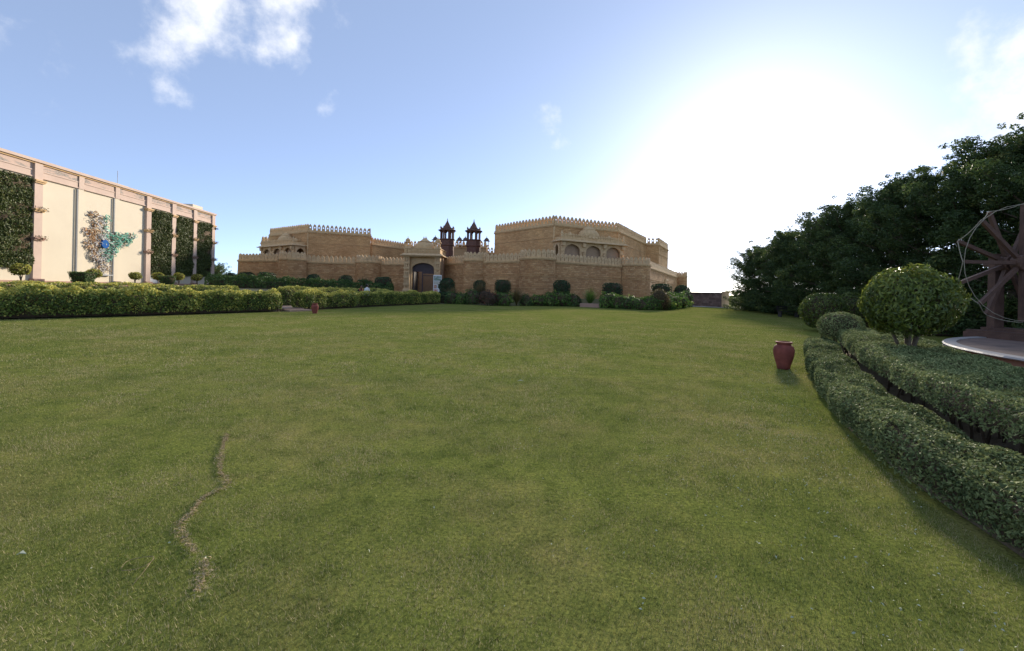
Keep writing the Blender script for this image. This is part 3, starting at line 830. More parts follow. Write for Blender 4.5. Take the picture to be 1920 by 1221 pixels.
# passage, doors and the court wall seen through them
m = MB()
for sgn in (-1, 1): m.box((GX + sgn * 2.2, GY + 3.0, 3.4), (.9, 4.0, 5.2))
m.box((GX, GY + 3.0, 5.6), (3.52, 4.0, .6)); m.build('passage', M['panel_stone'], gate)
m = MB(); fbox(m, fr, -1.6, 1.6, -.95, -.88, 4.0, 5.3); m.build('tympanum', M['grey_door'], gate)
m = MB(); fbox(m, fr, -.24, -.10, -1.0, -.84, G0, 4.0); fbox(m, fr, -1.5, -1.36, -1.0, -.84, G0, 4.0); fbox(m, fr, -.09, 1.5, -1.0, -.84, 3.75, 3.998); fbox(m, fr, -.09, 1.5, -.98, -.86, 3.42, 3.5); m.build('door_frame', M['grey_door'], gate)
m = MB(); m.box((GX - 1.42, GY + 2.2, 2.45), (.08, 2.4, 3.1)); m.build('door_leaf', M['dark_metal'], gate)
m = MB(); m.box((GX + 1.42, GY + 2.2, 2.45), (.08, 2.4, 3.1)); m.build('door_leaf', M['dark_metal'], gate)
m = MB(); fbox(m, fr, -2.9, 2.9, -5.0, 1.6, .55, .9); m.build('threshold', M['paving'], gate)
inner = thing('court_arch', 'shaded inner arch glimpsed through the open gateway door', 'arch', (GX, GY + 9, .8))
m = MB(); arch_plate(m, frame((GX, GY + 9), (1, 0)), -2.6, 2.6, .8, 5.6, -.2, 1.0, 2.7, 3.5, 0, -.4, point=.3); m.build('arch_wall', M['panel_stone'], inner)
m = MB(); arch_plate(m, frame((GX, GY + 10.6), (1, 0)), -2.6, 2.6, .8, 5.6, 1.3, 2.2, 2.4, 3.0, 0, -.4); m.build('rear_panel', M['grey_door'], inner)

# standing picture board by the door
sb = thing('display_board', 'tall printed picture board leaning by the gateway pillar', 'board', (-10.25, 58.9, .9))
MB().box((-10.25, 58.9, 2.28), (1.15, .06, 2.5)).build('panel', M['white'], sb)
for nm, c1, c2, x, z, w, h in (('print', (.10, .17, .09), (.45, .5, .48), 0, 3.05, 1.0, .62), ('print', (.62, .6, .5), (.4, .38, .3), -.02, 2.45, .95, .42), ('print', (.35, .16, .10), (.6, .4, .3), -.28, 1.92, .40, .46),
                              ('print', (.06, .09, .05), (.2, .22, .16), .27, 2.0, .42, .55), ('print', (.5, .13, .10), (.7, .6, .55), -.2, 1.38, .62, .4)):
    MB().box((-10.25 + x, 58.862, z), (w, .012, h)).build(nm, plain('board_print', c1, c2, 5, .5, 0), sb)
for sx in (-.45, .45): MB().box((-10.25 + sx, 58.95, 1.0), (.05, .05, .4)).build('leg', M['dark_metal'], sb)

# ------------------------------------------------------------------ low wall and gate at the far right
lw = thing('boundary_wall', 'low grey stone boundary wall running from the fort to the field gate', 'wall', (25.5, 59, 0))
wall_run(lw, [(22.6, 66.0), (25.1, 61.1), (27.0, 55.2)], -.05, 1.82, .4, M['stone_grey'], [], None, None, 1, part='masonry')
m = MB(); m.beam((22.5, 66.1, 1.87), (25.12, 61.1, 1.87), .52, .1); m.beam((25.12, 61.1, 1.872), (27.1, 55.0, 1.872), .52, .1); m.build('coping', M['concrete'], lw)
MB().box((27.3, 54.9, .98), (.6, .6, 1.96), .3).box((27.3, 54.9, 2.0), (.72, .72, .1), .3).build('end_pillar', M['trim_pale'], lw)
fg = thing('field_gate', 'pale green metal bar gate between the wall pillar and the trees', 'gate', (29, 55.2, 0))
M['gate_paint'] = plain('gate_paint', (.36, .40, .16), (.30, .33, .13), 4, .6, .05)
m = MB()
for z in (.15, .62, 1.28): m.build if False else m.beam((27.75, 55.0, z), (30.4, 55.6, z), .05, .06)
m.build('rail', M['gate_paint'], fg)
for k in range(12):
    t = k / 11; MB().beam((27.75 + 2.65 * t, 55 + .6 * t, .1), (27.75 + 2.65 * t, 55 + .6 * t, 1.32), .035, .035).build('bar', M['gate_paint'], fg)
MB().tube([(27.3, 55.6, 0), (27.3, 55.6, 3.0)], .03, 6).build('thin_post', M['galv'], None)
tag(bpy.data.objects['thin_post'], 'thin bare metal post behind the boundary wall pillar', 'post')

# ------------------------------------------------------------------ hall on the left
FD = unit((0, 0), (-.115, 1.0))                      # facade runs away from the camera
FO = (-34.5, 0.0)
ff = lambda s, q, z: (FO[0] + FD[0] * s + FD[1] * q, FO[1] + FD[1] * s - FD[0] * q, z)
def hbox(mbq, s0, s1, q0, q1, z0, z1): fbox(mbq, ff, s0, s1, q0, q1, z0, z1)
YS = [22.75, 26.8, 30.85, 34.75, 38.75, 42.8, 47.0, 51.1, 55.15, 59.2]
hall = thing('hall_building', 'long cream hall with pink pilasters, peeling frieze and planted wall panels', 'building', (-41, 42, 1.0))
m = MB(); hbox(m, 14, 59.6, -8, 0, .4, 11.0); m.build('wall', M['cream'], hall)
m = MB(); hbox(m, 14, 59.7, -.05, .10, .4, 1.6); m.build('plinth', M['plinth'], hall)
m = MB(); hbox(m, 14, 59.75, -8.1, .30, 11.1, 11.32); m.build('coping', M['pink'], hall)
m = MB(); hbox(m, 14, 59.68, -.04, .18, 10.98, 11.098); m.build('coping_mould', M['trim'], hall)
for a, b in zip(YS[:-1], YS[1:]):
    m = MB(); hbox(m, a + .34, b - .34, -.05, .08, 10.50, 10.975); m.build('frieze_panel', M['frieze'], hall)
    m = MB(); hbox(m, a + .34, b - .34, -.05, .14, 10.40, 10.49); m.build('moulding', M['pink'], hall)
    m = MB(); hbox(m, a + .34, b - .34, -.05, .10, 9.98, 10.39); m.build('frieze_band', M['pink'], hall)
    m = MB(); hbox(m, a + .34, b - .34, -.05, .15, 9.88, 9.975); m.build('moulding', M['pink'], hall)
for i, s in enumerate(YS):
    planted = i not in (4, 5)
    m = MB(); w = .34 if planted else .27
    if planted:
        hbox(m, s - w, s + w, -.02, .24, .45, 11.0)
        p = m.build('pilaster', M['pink'], hall)
        for z in (9.55, 7.25, 4.95):
            m = MB(); hbox(m, s - w - .12, s + w + .12, -.0, .44, z, z + .13); hbox(m, s - w - .08, s + w + .08, 0, .36, z - .12, z - .002); m.build('bracket', M['trim'] if z > 5 else M['plinth'], p)
        m = MB(); hbox(m, s - w - .10, s + w + .10, .0, .42, .45, 1.75); m.build('base_block', M['plinth'], p)
    else:
        hbox(m, s - w, s + w, -.02, .12, .45, 9.86); p = m.build('pilaster', M['cream'], hall)
        m = MB(); hbox(m, s - w, s + w, -.02, .16, 9.862, 11.0); m.build('pilaster_head', M['pink'], p)
        m = MB(); hbox(m, s - w - .08, s + w + .08, .0, .36, .45, 1.7); m.build('base_block', M['plinth'], p)
        MB().tube([ff(s - w - .12, .12, 1.2), ff(s - w - .12, .12, 9.8)], .05, 6).build('drain_pipe', M['galv'], p)
m = MB(); hbox(m, 54.9, 57.0, -2.0, .0, 11.33, 11.75); m.build('roof_box', M['cream'], hall)
m = MB(); hbox(m, 43.0, 45.2, -2.2, -.6, 11.33, 11.6); m.build('roof_hatch', M['cream'], hall)
MB().tube([ff(44.3, -1, 11.5), ff(44.3, -1, 13.0)], .025, 6).build('roof_aerial', M['galv'], hall)
m = MB(); hbox(m, 47.55, 48.9, .02, .06, 1.62, 2.45); m.build('service_panel', M['white'], hall)
rg = np.random.default_rng(11)
for a, b in ((YS[0], YS[1]), (YS[1], YS[2]), (YS[2], YS[3]), (YS[6], YS[7]), (YS[7], YS[8]), (YS[8], YS[9])):
    s0, s1, z0, z1 = a + .36, b - .42, 2.6, 9.72
    n = int((s1 - s0) * (z1 - z0) * 420)
    s = rg.uniform(s0, s1, n); z = rg.uniform(z0, z1, n)
    q = .22 + .10 * wob(np.c_[s * 1.0, z * 1.0, s * 0], 2.6, 3) + rg.uniform(-.1, .06, n)
    z += rg.normal(0, .05, n)
    P = np.stack([FO[0] + FD[0] * s + FD[1] * q, FO[1] + FD[1] * s - FD[0] * q, z], 1)
    Nn = np.tile(np.array([FD[1], -FD[0], .35]), (n, 1))
    V, F = leaf_quads(P, Nn, .20, .32, rg, .75, droop=.9)
    at = np.repeat(np.clip(rg.normal(.45, .25, n), 0, 1), 4)
    bx = [ff(x, y, zz_) for zz_ in (z0, z1) for x, y in ((s0, .02), (s1, .02), (s1, .12), (s0, .12))]
    k = len(V)
    V = np.vstack([V, bx]); F = np.vstack([F, np.array([(0, 1, 2, 3), (7, 6, 5, 4), (1, 0, 4, 5), (2, 1, 5, 6), (3, 2, 6, 7), (0, 3, 7, 4)]) + k])
    mi = np.r_[np.zeros(n, int), np.ones(6, int)]
    V = V - np.array(root_loc(hall))
    o = link_mesh('green_wall_panel', np_mesh('green_wall_panel', V, F, [M['green_wall'], M['twig']], np.r_[at, np.zeros(8)], mi), hall)
# trailing sprigs on the pilaster brackets
for i, s in enumerate(YS):
    if i in (0, 4, 5): continue
    for z in (7.4, 5.1):
        n = 60
        P = np.array([ff(s + x, .3 + y, z + h) for x, y, h in zip(rg.uniform(-.45, .45, n), rg.uniform(0, .35, n), rg.uniform(-.25, .12, n))])
        V, F = leaf_quads(P - np.array(root_loc(hall)), np.tile((1., 0, .3), (n, 1)), .16, .3, rg, 1.0, droop=.6)
        link_mesh('sprig', np_mesh('sprig', V, F, [M['dry_shrub']], np.repeat(rg.uniform(0, 1, n), 4)), hall)
# ------------------------------------------------------------------ planting
def hedge_mesh(name, path, width, height, z0f, dens, size, aspect, mat, seed, bump=.07, bottom=.10, top_bias=.0, base_rnd=.4, core=.86, power=.38, tilt=.7, stem=0.0, spread=.2, soft_end=.5, lump=1.0, stem_step=.45):
    rg = np.random.default_rng(seed)
    pts = resample(path, .12)
    s = cum(pts); L_ = s[-1]
    d = np.gradient(pts, axis=0); d /= np.linalg.norm(d, axis=1, keepdims=True)
    nl = np.stack([-d[:, 1], d[:, 0]], 1)
    ph = np.linspace(0, math.pi, 60)
    cx = np.sign(np.cos(ph)) * np.abs(np.cos(ph)) ** power * width / 2
    cz = np.abs(np.sin(ph)) ** power * (height - bottom)
    cl = np.r_[0, np.cumsum(np.hypot(np.diff(cx), np.diff(cz)))]
    def surf(sv, qv, k=1.0):
        x = np.interp(qv, cl, cx); z = np.interp(qv, cl, cz)
        if k != 1:
            ins = bump * 1.7 + size * .6
            x = np.sign(x) * np.maximum(np.abs(x) - ins, .03); z = np.maximum(z - ins, -bottom * .6 if bottom < .2 else 0.0)
        e = np.minimum(sv, L_ - sv)
        f = np.clip(e / soft_end, 0, 1); f = np.sqrt(1 - (1 - f) ** 2.2)
        x = x * f
        px_ = np.stack([np.interp(sv, s, pts[:, j]) for j in (0, 1)], 1) + np.stack([np.interp(sv, s, nl[:, j]) for j in (0, 1)], 1) * x[:, None]
        zg = z0f(px_)
        z = bottom + z * (.55 + .45 * f)
        P = np.c_[px_, z + zg]
        ce = np.stack([np.interp(sv, s, pts[:, j]) for j in (0, 1)], 1)
        N_ = np.c_[px_ - ce, (z - height * .45)]
        return P, N_, z
    area = L_ * cl[-1]
    n = int(area * dens)
    sv = rg.uniform(0, L_, n)
    ne = n // max(6, int(L_ / soft_end))
    sv = np.r_[sv, rg.uniform(0, soft_end * .5, ne), L_ - rg.uniform(0, soft_end * .5, ne)]
    qv = rg.uniform(0, cl[-1], len(sv))
    P, N_, z = surf(sv, qv)
    side = np.abs(np.interp(qv, cl, cx)) / (width / 2)
    Nn = norm(np.c_[N_[:, :2] * (side[:, None] > .85) * 2.0, np.clip(z / height, .1, 1) ** 3 * 1.2])
    b = wob(P, 2.2, seed + 1) * bump * lump + wob(P, 9, seed + 2, 2) * bump * .6
    P = P + Nn * (b + rg.uniform(-.09, .05, len(P)) * size / .07 * .5)[:, None]
    low = np.clip((z - bottom) / (.25 * height), 0, 1)
    keepm = rg.uniform(0, 1, len(P)) < .45 + .55 * low
    P, Nn, z = P[keepm], Nn[keepm], z[keepm]
    V, F = leaf_quads(P, Nn, size, aspect, rg, tilt)
    clump = wob(P, 3.0, seed + 5) * .12
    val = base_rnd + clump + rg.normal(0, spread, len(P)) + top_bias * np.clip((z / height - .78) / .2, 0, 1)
    at = np.repeat(np.clip(val, 0, 1), 4)
    # woody inside
    ns, nq = max(4, int(L_ / .4)), 14
    S, Q = np.meshgrid(np.linspace(0, L_, ns), np.linspace(0, cl[-1], nq), indexing='ij')
    PC, _, _ = surf(S.ravel(), Q.ravel(), core)
    base = np.arange(ns - 1)[:, None] * nq + np.arange(nq - 1)[None]
    FC = np.stack([base, base + nq, base + nq + 1, base + 1], -1).reshape(-1, 4) + len(V)
    V = np.vstack([V, PC]); F2 = np.vstack([F, FC])
    mi = np.r_[np.zeros(len(F), int), np.ones(len(FC), int)]
    return np_mesh(name, V, F2, [mat, M['twig']], np.r_[at, np.zeros(len(PC))], mi)
def stems(name, path, width, height, z0f, step, seed, parent):
    rg = random.Random(seed); pts = resample(path, step); m = MB()
    for p in pts:
        for _ in range(2):
            x, y = p[0] + rg.uniform(-.4, .4) * width, p[1] + rg.uniform(-.4, .4) * width
            z = float(z0f(np.array([[x, y]]))[0])
            m.tube([(x, y, z - .03), (x + rg.uniform(-.06, .06), y + rg.uniform(-.06, .06), z + height * .5), (x + rg.uniform(-.16, .16), y + rg.uniform(-.16, .16), z + height)], [.018, .014, .008], 5, False)
    o = m.build(name, M['twig'], parent); o['kind'] = 'stuff'; return o
flat = lambda P: np.zeros(len(P))
bankz = lambda P: np.where(edge_dist(P[:, :2]) > 0, ground_h(P[:, :2])[0], 0.0)
def hedge(name, label, path, width, height, z0f, dens, size, aspect, mat, seed, group=None, stem_h=.35, stem_step=.45, **k):
    pts = np.asarray(path, float); c = pts[len(pts) // 2]
    t = thing(name, label, 'hedge', (c[0], c[1], float(z0f(np.array([[c[0], c[1]]]))[0])), group)
    me = hedge_mesh('foliage', path, width, height, z0f, dens, size, aspect, mat, seed, **k)
    co = np.empty(len(me.vertices) * 3, np.float32); me.vertices.foreach_get('co', co)
    me.vertices.foreach_set('co', (co.reshape(-1, 3) - np.array(root_loc(t), np.float32)).ravel()); me.update()
    link_mesh('foliage', me, t)
    stems('stems', path, width, stem_h, z0f, stem_step, seed, t)
    return t

# left hand clipped hedges along the lawn
def off(a, b, d_, pts=EDGE): return offset_path(pts, d_)[a:b]
E0 = offset_path(resample(EDGE[:10], .5), .55)
i1 = int(np.argmin(np.hypot(E0[:, 0] + 14.68, E0[:, 1] - 27.0))); i2 = int(np.argmin(np.hypot(E0[:, 0] + 14.15, E0[:, 1] - 28.5)))
i2 = max(i2, i1 + 3)
pathA, pathB = E0[[*range(6, i1, 3), i1]], E0[i2::3]
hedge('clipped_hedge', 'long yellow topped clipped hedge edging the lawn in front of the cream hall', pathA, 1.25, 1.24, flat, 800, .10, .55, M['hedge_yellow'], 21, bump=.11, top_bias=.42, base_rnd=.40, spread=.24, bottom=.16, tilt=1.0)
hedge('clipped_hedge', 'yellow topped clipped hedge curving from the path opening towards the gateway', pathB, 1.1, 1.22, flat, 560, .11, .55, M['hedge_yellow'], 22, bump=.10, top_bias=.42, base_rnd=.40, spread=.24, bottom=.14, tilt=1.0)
B0 = offset_path(resample(EDGE[:10], .5), 5.9)
j1 = int(np.argmin(np.hypot(B0[:, 0] + 19.9, B0[:, 1] - 30.6)))
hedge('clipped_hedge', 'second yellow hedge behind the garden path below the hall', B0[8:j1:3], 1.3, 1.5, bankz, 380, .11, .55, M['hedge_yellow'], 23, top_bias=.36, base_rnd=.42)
B1 = offset_path(resample(EDGE[:10], .5), 5.2)
j2 = int(np.argmin(np.hypot(B1[:, 0] + 18.0, B1[:, 1] - 32.9)))
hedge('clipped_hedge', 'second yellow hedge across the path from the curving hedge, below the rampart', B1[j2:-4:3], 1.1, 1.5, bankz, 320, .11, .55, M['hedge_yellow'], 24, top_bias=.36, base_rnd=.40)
hedge('rampart_hedge', 'loose dark green hedge planted below the left half of the rampart', [(-33, 50), (-28, 51.5), (-23, 53), (-18.5, 53.8), (-15, 54.2)], 1.9, 1.25, bankz, 260, .15, .5, M['hedge_dark'], 25, bump=.2, base_rnd=.45, spread=.22)
hedge('rampart_hedge', 'short dark green hedge mound between the hall corner and rampart hedge', [(-32.5, 46), (-27.5, 46.6), (-24.6, 47.4)], 2.0, 1.3, bankz, 260, .15, .5, M['hedge_dark'], 26, bump=.22, base_rnd=.42, spread=.22)
hedge('gate_hedge', 'dark clipped hedge running across the front of the gateway', [(-8.6, 48.6), (-6.0, 49.0), (-3.6, 48.0)], 1.3, 1.15, bankz, 320, .13, .5, M['topiary'], 27, bump=.1, base_rnd=.5)

# right hand two-tier hedge round the wheel court
OUT = np.array([(3.55, -1.0), (3.15, .6), (3.02, 2.0), (3.2, 2.8), (3.62, 4.15), (4.5, 6.05), (6.25, 9.0), (7.9, 11.5), (9.5, 13.9)])
OUTr = resample(OUT, .4)
low_c, up_c = offset_path(OUTr, -.36), offset_path(OUTr, -1.53)
ribbon('hedge_bed', offset_path(OUTr, -1.5)[1:], 2.9, .006, M['bare_soil'])
hedge('tier_hedge', 'low grey green front tier of the curved hedge beside the lawn', low_c[::2], .74, .37, flat, 5200, .038, .42, M['hedge_blue'], 31, bump=.06, lump=.45, base_rnd=.42, spread=.22, core=.8, bottom=.05, tilt=.9, power=.30)
hedge('tier_hedge', 'wide flat topped upper tier of the curved hedge beneath the round tree', up_c[1::2], 1.5, .71, flat, 3600, .040, .42, M['hedge_blue'], 32, bump=.05, lump=.35, stem_step=.14, base_rnd=.5, spread=.22, core=.86, bottom=.40, tilt=.9, power=.22, stem_h=.6)
hedge('low_hedge', 'dark low hedge behind the wheel platform under the trees', [(17.2, 19.5), (20.5, 18.6), (24, 17.4)], 1.1, .95, flat, 420, .09, .5, M['hedge_dark'], 33, base_rnd=.35)
hedge('low_hedge', 'second dark low hedge further back under the tree row', [(17.0, 22.8), (20.5, 21.6), (24, 20.8)], 1.1, 1.1, flat, 350, .1, .5, M['hedge_dark'], 34, base_rnd=.3)

def ball_mesh(rx, ry, rz_, e, n, size, aspect, mat, seed, bump=.06, base=.45, spread=.22, droop=.0, tilt=.7, zc=0.0, low_cut=-1.0, shell=.12, core=.84, gradient=0.0):
    """clipped shrub: leaves over a super-ellipsoid with its woody inside"""
    rg = np.random.default_rng(seed)
    d = norm(rg.normal(size=(n, 3))); d = d[d[:, 2] > low_cut]
    n = len(d)
    rad = (np.abs(d) ** e).sum(1) ** (-1 / e)
    S = np.array([rx, ry, rz_])
    b = 1 + bump * wob(d * 1.0, 3.0, seed + 1) + .5 * bump * wob(d, 9.0, seed + 2, 2)
    r = rad * b * (1 - shell * rg.uniform(0, 1, n) ** 2)
    P = d * S * r[:, None]
    Nn = norm(np.sign(d) * np.abs(d) ** (e - 1) / S)
    V, F = leaf_quads(P + (0, 0, zc), Nn, size, aspect, rg, tilt, droop=droop)
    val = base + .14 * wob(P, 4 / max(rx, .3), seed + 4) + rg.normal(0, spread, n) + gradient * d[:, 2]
    at = np.repeat(np.clip(val, 0, 1), 4)
    nu, nv = 14, 9
    uu, vv = np.meshgrid(np.linspace(0, 2 * math.pi, nu, endpoint=False), np.linspace(-1.45 if low_cut < -.95 else max(-1.45, math.asin(max(-.99, low_cut * .8))), 1.5, nv), indexing='ij')
    dc = np.stack([np.cos(uu) * np.cos(vv), np.sin(uu) * np.cos(vv), np.sin(vv)], -1).reshape(-1, 3)
    rc = (np.abs(dc) ** e).sum(1) ** (-1 / e)
    PC = dc * S * (rc * core * (1 + bump * .6 * wob(dc, 3.0, seed + 1)))[:, None] + (0, 0, zc)
    FC = [(i * nv + j, ((i + 1) % nu) * nv + j, ((i + 1) % nu) * nv + j + 1, i * nv + j + 1) for i in range(nu) for j in range(nv - 1)]
    F2 = np.vstack([F, np.array(FC) + len(V)])
    mi = np.r_[np.zeros(len(F), int), np.ones(len(FC), int)]
    return np_mesh('foliage', np.vstack([V, PC]), F2, [mat, M['twig']], np.r_[at, np.zeros(len(PC))], mi)
def plant(name, label, cat, loc, me, trunks=None, group=None, tname='stem', rz=0.0, sc=1.0):
    t = thing(name, label, cat, loc, group, rz)
    if not isinstance(sc, (int, float)) or sc != 1.0: t.scale = sc if not isinstance(sc, (int, float)) else (sc,) * 3
    link_mesh('foliage', me, t)
    if trunks:
        for tr in trunks: MB().tube(*tr).build(tname, M['bark'], t, smooth=True, local=True)
    return t

# clipped blocks standing along the rampart
TB = [ball_mesh(.95, .95, .95, 5, 2600, .13, .55, M['topiary'], 41, .04, zc=1.05), ball_mesh(.85, .85, .95, 3.2, 2600, .13, .55, M['topiary'], 42, .05, zc=1.05)]
stem1 = [([(0, 0, -.15), (0.02, 0, .6)], [.08, .06], 6)]
for x, y, zc, r, k, lab in ((-35.9, 58, 2.45, .92, 0, 'square clipped dark block at the left end of the rampart'), (-40.6, 62, 2.5, .8, 1, 'narrow clipped dark block at the rampart corner near the hall'),
                            (-32.0, 56, 2.35, 1.0, 0, 'square clipped dark block in front of the left round bastion'), (-26.4, 57, 2.2, 1.0, 1, 'rounded clipped dark block between the two left bastions'),
                            (-22.1, 57, 2.2, .95, 1, 'rounded clipped dark block before the second left bastion'), (-16.85, 56, 2.0, 1.05, 0, 'broad clipped dark block on the left of the gateway'),
                            (-8.04, 53, 1.9, 1.05, 1, 'rounded clipped dark block on the right of the gateway'), (-3.9, 51.5, 2.0, .75, 1, 'half hidden clipped dark block behind the spiky plant'),
                            (-1.07, 50, 2.0, .85, 0, 'small square clipped block between the right hand bastions'), (5.54, 48, 1.9, .98, 1, 'clipped block with pale leaf specks below the right balcony'),
                            (11.7, 50, 1.75, 1.02, 0, 'square clipped block in front of the rightmost near bastion'), (19.1, 55, 1.75, 1.15, 0, 'clipped block behind the bronze cone shrub'),
                            (25.0, 63.0, 1.55, 1.35, 1, 'clipped block at the start of the grey boundary wall')):
    plant('clipped_block', lab, 'topiary', (x, y, zc - 1.05 * r), TB[k], stem1, 'clipped blocks along the rampart', rz=x, sc=r)

# shrubs of the bed in front of the right hand rampart
SH = [ball_mesh(.95, .8, .62, 2.3, 1500, .17, .5, M['shrub'], 51, .28, zc=.5, low_cut=-.85, shell=.35, droop=.2), ball_mesh(1.1, .85, .55, 2.4, 1700, .16, .5, M['shrub'], 52, .3, zc=.45, low_cut=-.85, shell=.35),
      ball_mesh(.8, .8, .7, 2.2, 1400, .16, .5, M['hedge_dark'], 53, .28, zc=.55, low_cut=-.85, shell=.35)]
srg = random.Random(8)
bed = [(-6.6, 47.6, 2, .9), (-5.4, 47.2, 0, .85), (-4.3, 46.6, 2, .95), (-1.0, 45.2, 1, .95), (1.6, 46.3, 2, .85), (2.9, 46.9, 1, .85), (4.2, 47.1, 0, .95), (5.6, 47.3, 1, 1.0), (6.9, 47.2, 2, .85),
       (9.9, 44.4, 0, .95), (11.0, 43.5, 1, .85), (11.7, 42.6, 2, .85), (12.5, 41.9, 1, .9), (13.3, 41.5, 0, .8), (15.6, 43.8, 1, .95), (16.6, 45.6, 0, 1.0), (17.6, 47.3, 2, 1.0), (18.8, 49.4, 1, 1.05), (20.2, 51.6, 0, 1.1), (21.6, 54.0, 2, 1.1)]
shrub_w = {0: 'light green leafy shrub', 1: 'broad low green shrub', 2: 'darker rounded green shrub'}
def near_what(x):
    if x < -3: return 'in the bed between the gateway and the red leaved bush'
    if x < 1: return 'in the bed beside the red leaved bush'
    if x < 8: return 'in the bed below the right balcony'
    if x < 13.9: return 'in the bed left of the bronze cone shrub'
    return 'in the bed between the bronze cone shrub and grey boundary wall'
for x, y, k, r in bed:
    plant('bed_shrub', shrub_w[k] + ' ' + near_what(x), 'shrub', (x, y, gz(x, y) - .03), SH[k], None, 'leafy shrubs along the rampart bed', rz=srg.uniform(0, 6), sc=(r * srg.uniform(1.1, 1.35), r * 1.15, r * srg.uniform(1.15, 1.5)))
plant('croton_bush', 'dark red leaved bush with a bright red tip in the rampart bed', 'shrub', (-2.55, 44.6, 0), ball_mesh(.95, .85, .85, 2.1, 1700, .17, .42, M['croton'], 55, .3, zc=.72, low_cut=-.8, shell=.5), stem1)
def spiky(seed, n, h, sp, mat):
    rg = np.random.default_rng(seed)
    a = rg.uniform(0, 6.28, n); lean = rg.uniform(.1, .95, n) * sp; L_ = h * rg.uniform(.55, 1.1, n)
    V, F, A = [], [], []
    for i in range(n):
        ca, sa = math.cos(a[i]), math.sin(a[i]); w = .035
        prev = None
        for k, t in enumerate((0, .4, .75, 1.0)):
            r_ = lean[i] * t ** 1.6 * L_[i]; z = L_[i] * t * (1 - .35 * lean[i] * t); ww = w * (1 - t * .9)
            V += [(ca * r_ - sa * ww, sa * r_ + ca * ww, z), (ca * r_ + sa * ww, sa * r_ - ca * ww, z)]
            if k: F.append((len(V) - 4, len(V) - 3, len(V) - 1, len(V) - 2))
            A += [np.clip(.45 + .5 * (t - .4) + rg.normal(0, .15), 0, 1)] * 2
    return np_mesh('foliage', V, F, [mat], A)
for x, y, h, sd, mt, lab in ((-3.6, 49.0, 2.3, 61, 'dry_shrub', 'tall spiky olive plant before the half hidden clipped block'), (.5, 45.4, 2.0, 62, 'dry_shrub', 'tall spiky olive plant right of the red leaved bush'),
                             (8.4, 46.2, 2.1, 63, 'shrub', 'spreading spiky plant with rusty plume below the right balcony'), (-23.7, 56.2, 1.9, 64, 'dry_shrub', 'sparse brownish plant between the two left clipped blocks'),
                             (-18.7, 54.8, 2.1, 65, 'dry_shrub', 'dry brown grassy plant behind the walking visitors'), (-7.0, 50.6, 1.9, 66, 'dry_shrub', 'feathery olive plant beside the clipped block right of the gateway')):
    plant('spiky_plant', lab, 'plant', (x, y, gz(x, y) - .02), spiky(sd, 300, h, .75, M[mt]), None)
plume = spiky(69, 60, 2.6, .25, M['dry_shrub'])
plant('bronze_plume', 'upright rusty plume rising behind the spreading spiky plant', 'plant', (8.6, 46.7, gz(8.6, 46.7)), plume)
plant('cone_shrub', 'bronze brown cone shaped shrub at the corner of the rampart bed', 'shrub', (14.5, 42.2, 0), ball_mesh(.95, .95, 1.15, 2.0, 2600, .15, .35, M['dry_shrub'], 57, .14, zc=1.0, shell=.35, base=.5), stem1)
# planter kerb seen between the shrubs
m = MB().box((8.4, 45.5, .2), (2.4, .35, .42), -.6); tag(m.build('planter_block', M['plinth']), 'low brown masonry planter block below the spreading spiky plant', 'planter')

# lollipop shrubs and tapered blocks on the bank before the hall
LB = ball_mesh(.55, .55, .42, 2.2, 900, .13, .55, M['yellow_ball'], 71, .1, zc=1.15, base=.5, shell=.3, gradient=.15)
lol_tr = [([(0, 0, -.1), (.02, .01, .45), (-.02, 0, .95)], [.05, .04, .03], 6), ([(.02, 0, .4), (.14, .05, .95)], [.03, .02], 5), ([(0, 0, .4), (-.14, -.04, .95)], [.03, .02], 5)]
for x, y, r, lab in ((-35.6, 31.1, 1.0, 'yellow ball headed shrub before the large planted wall panel'), (-36.3, 37.2, .95, 'yellow ball headed shrub below the foot of the wall relief'), (-36.8, 41.9, .9, 'yellow ball headed shrub alone before the last plain cream bay'),
                     (-37.2, 45.1, .95, 'yellow ball headed shrub by the white service panel'), (-37.5, 48.3, 1.0, 'yellow ball headed shrub before the middle planted wall panel'), (-37.95, 51.7, 1.0, 'yellow ball headed shrub before the planted panel at the hall corner')):
    plant('ball_shrub', lab, 'shrub', (x, y, gz(x, y)), LB, lol_tr, 'yellow ball shrubs along the hall', rz=x * 3, sc=r, tname='trunk')
def tapered_block(seed):
    rg = np.random.default_rng(seed); n = 2200
    P = rg.uniform(-1, 1, (n, 3)); ax = rg.integers(0, 3, n); sg = rg.choice((-1, 1), n)
    P[np.arange(n), ax] = sg
    k = .72 + .28 * (P[:, 2] + 1) / 2
    Nn = np.zeros((n, 3)); Nn[np.arange(n), ax] = sg
    Q = P * np.array((.62, .62, .42)); Q[:, :2] *= k[:, None]; Q[:, 2] += .72; Q += rg.normal(0, .02, (n, 3))
    V, F = leaf_quads(Q, Nn, .10, .55, rg, .6)
    c = np.array([(x * .6 * (.9 if z > 0 else .65), y * .6 * (.9 if z > 0 else .65), z * .38 + .72) for z in (-1, 1) for x, y in ((-1, -1), (1, -1), (1, 1), (-1, 1))])
    FC = np.array([(3, 2, 1, 0), (4, 5, 6, 7), (0, 1, 5, 4), (1, 2, 6, 5), (2, 3, 7, 6), (3, 0, 4, 7)]) + len(V)
    val = .45 + rg.normal(0, .2, n) + .35 * (P[:, 2] > .98)
    return np_mesh('foliage', np.vstack([V, c]), np.vstack([F, FC]), [M['hedge_dark'], M['twig']], np.r_[np.repeat(np.clip(val, 0, 1), 4), np.zeros(8)], np.r_[np.zeros(n, int), np.ones(6, int)])
TP = tapered_block(73)
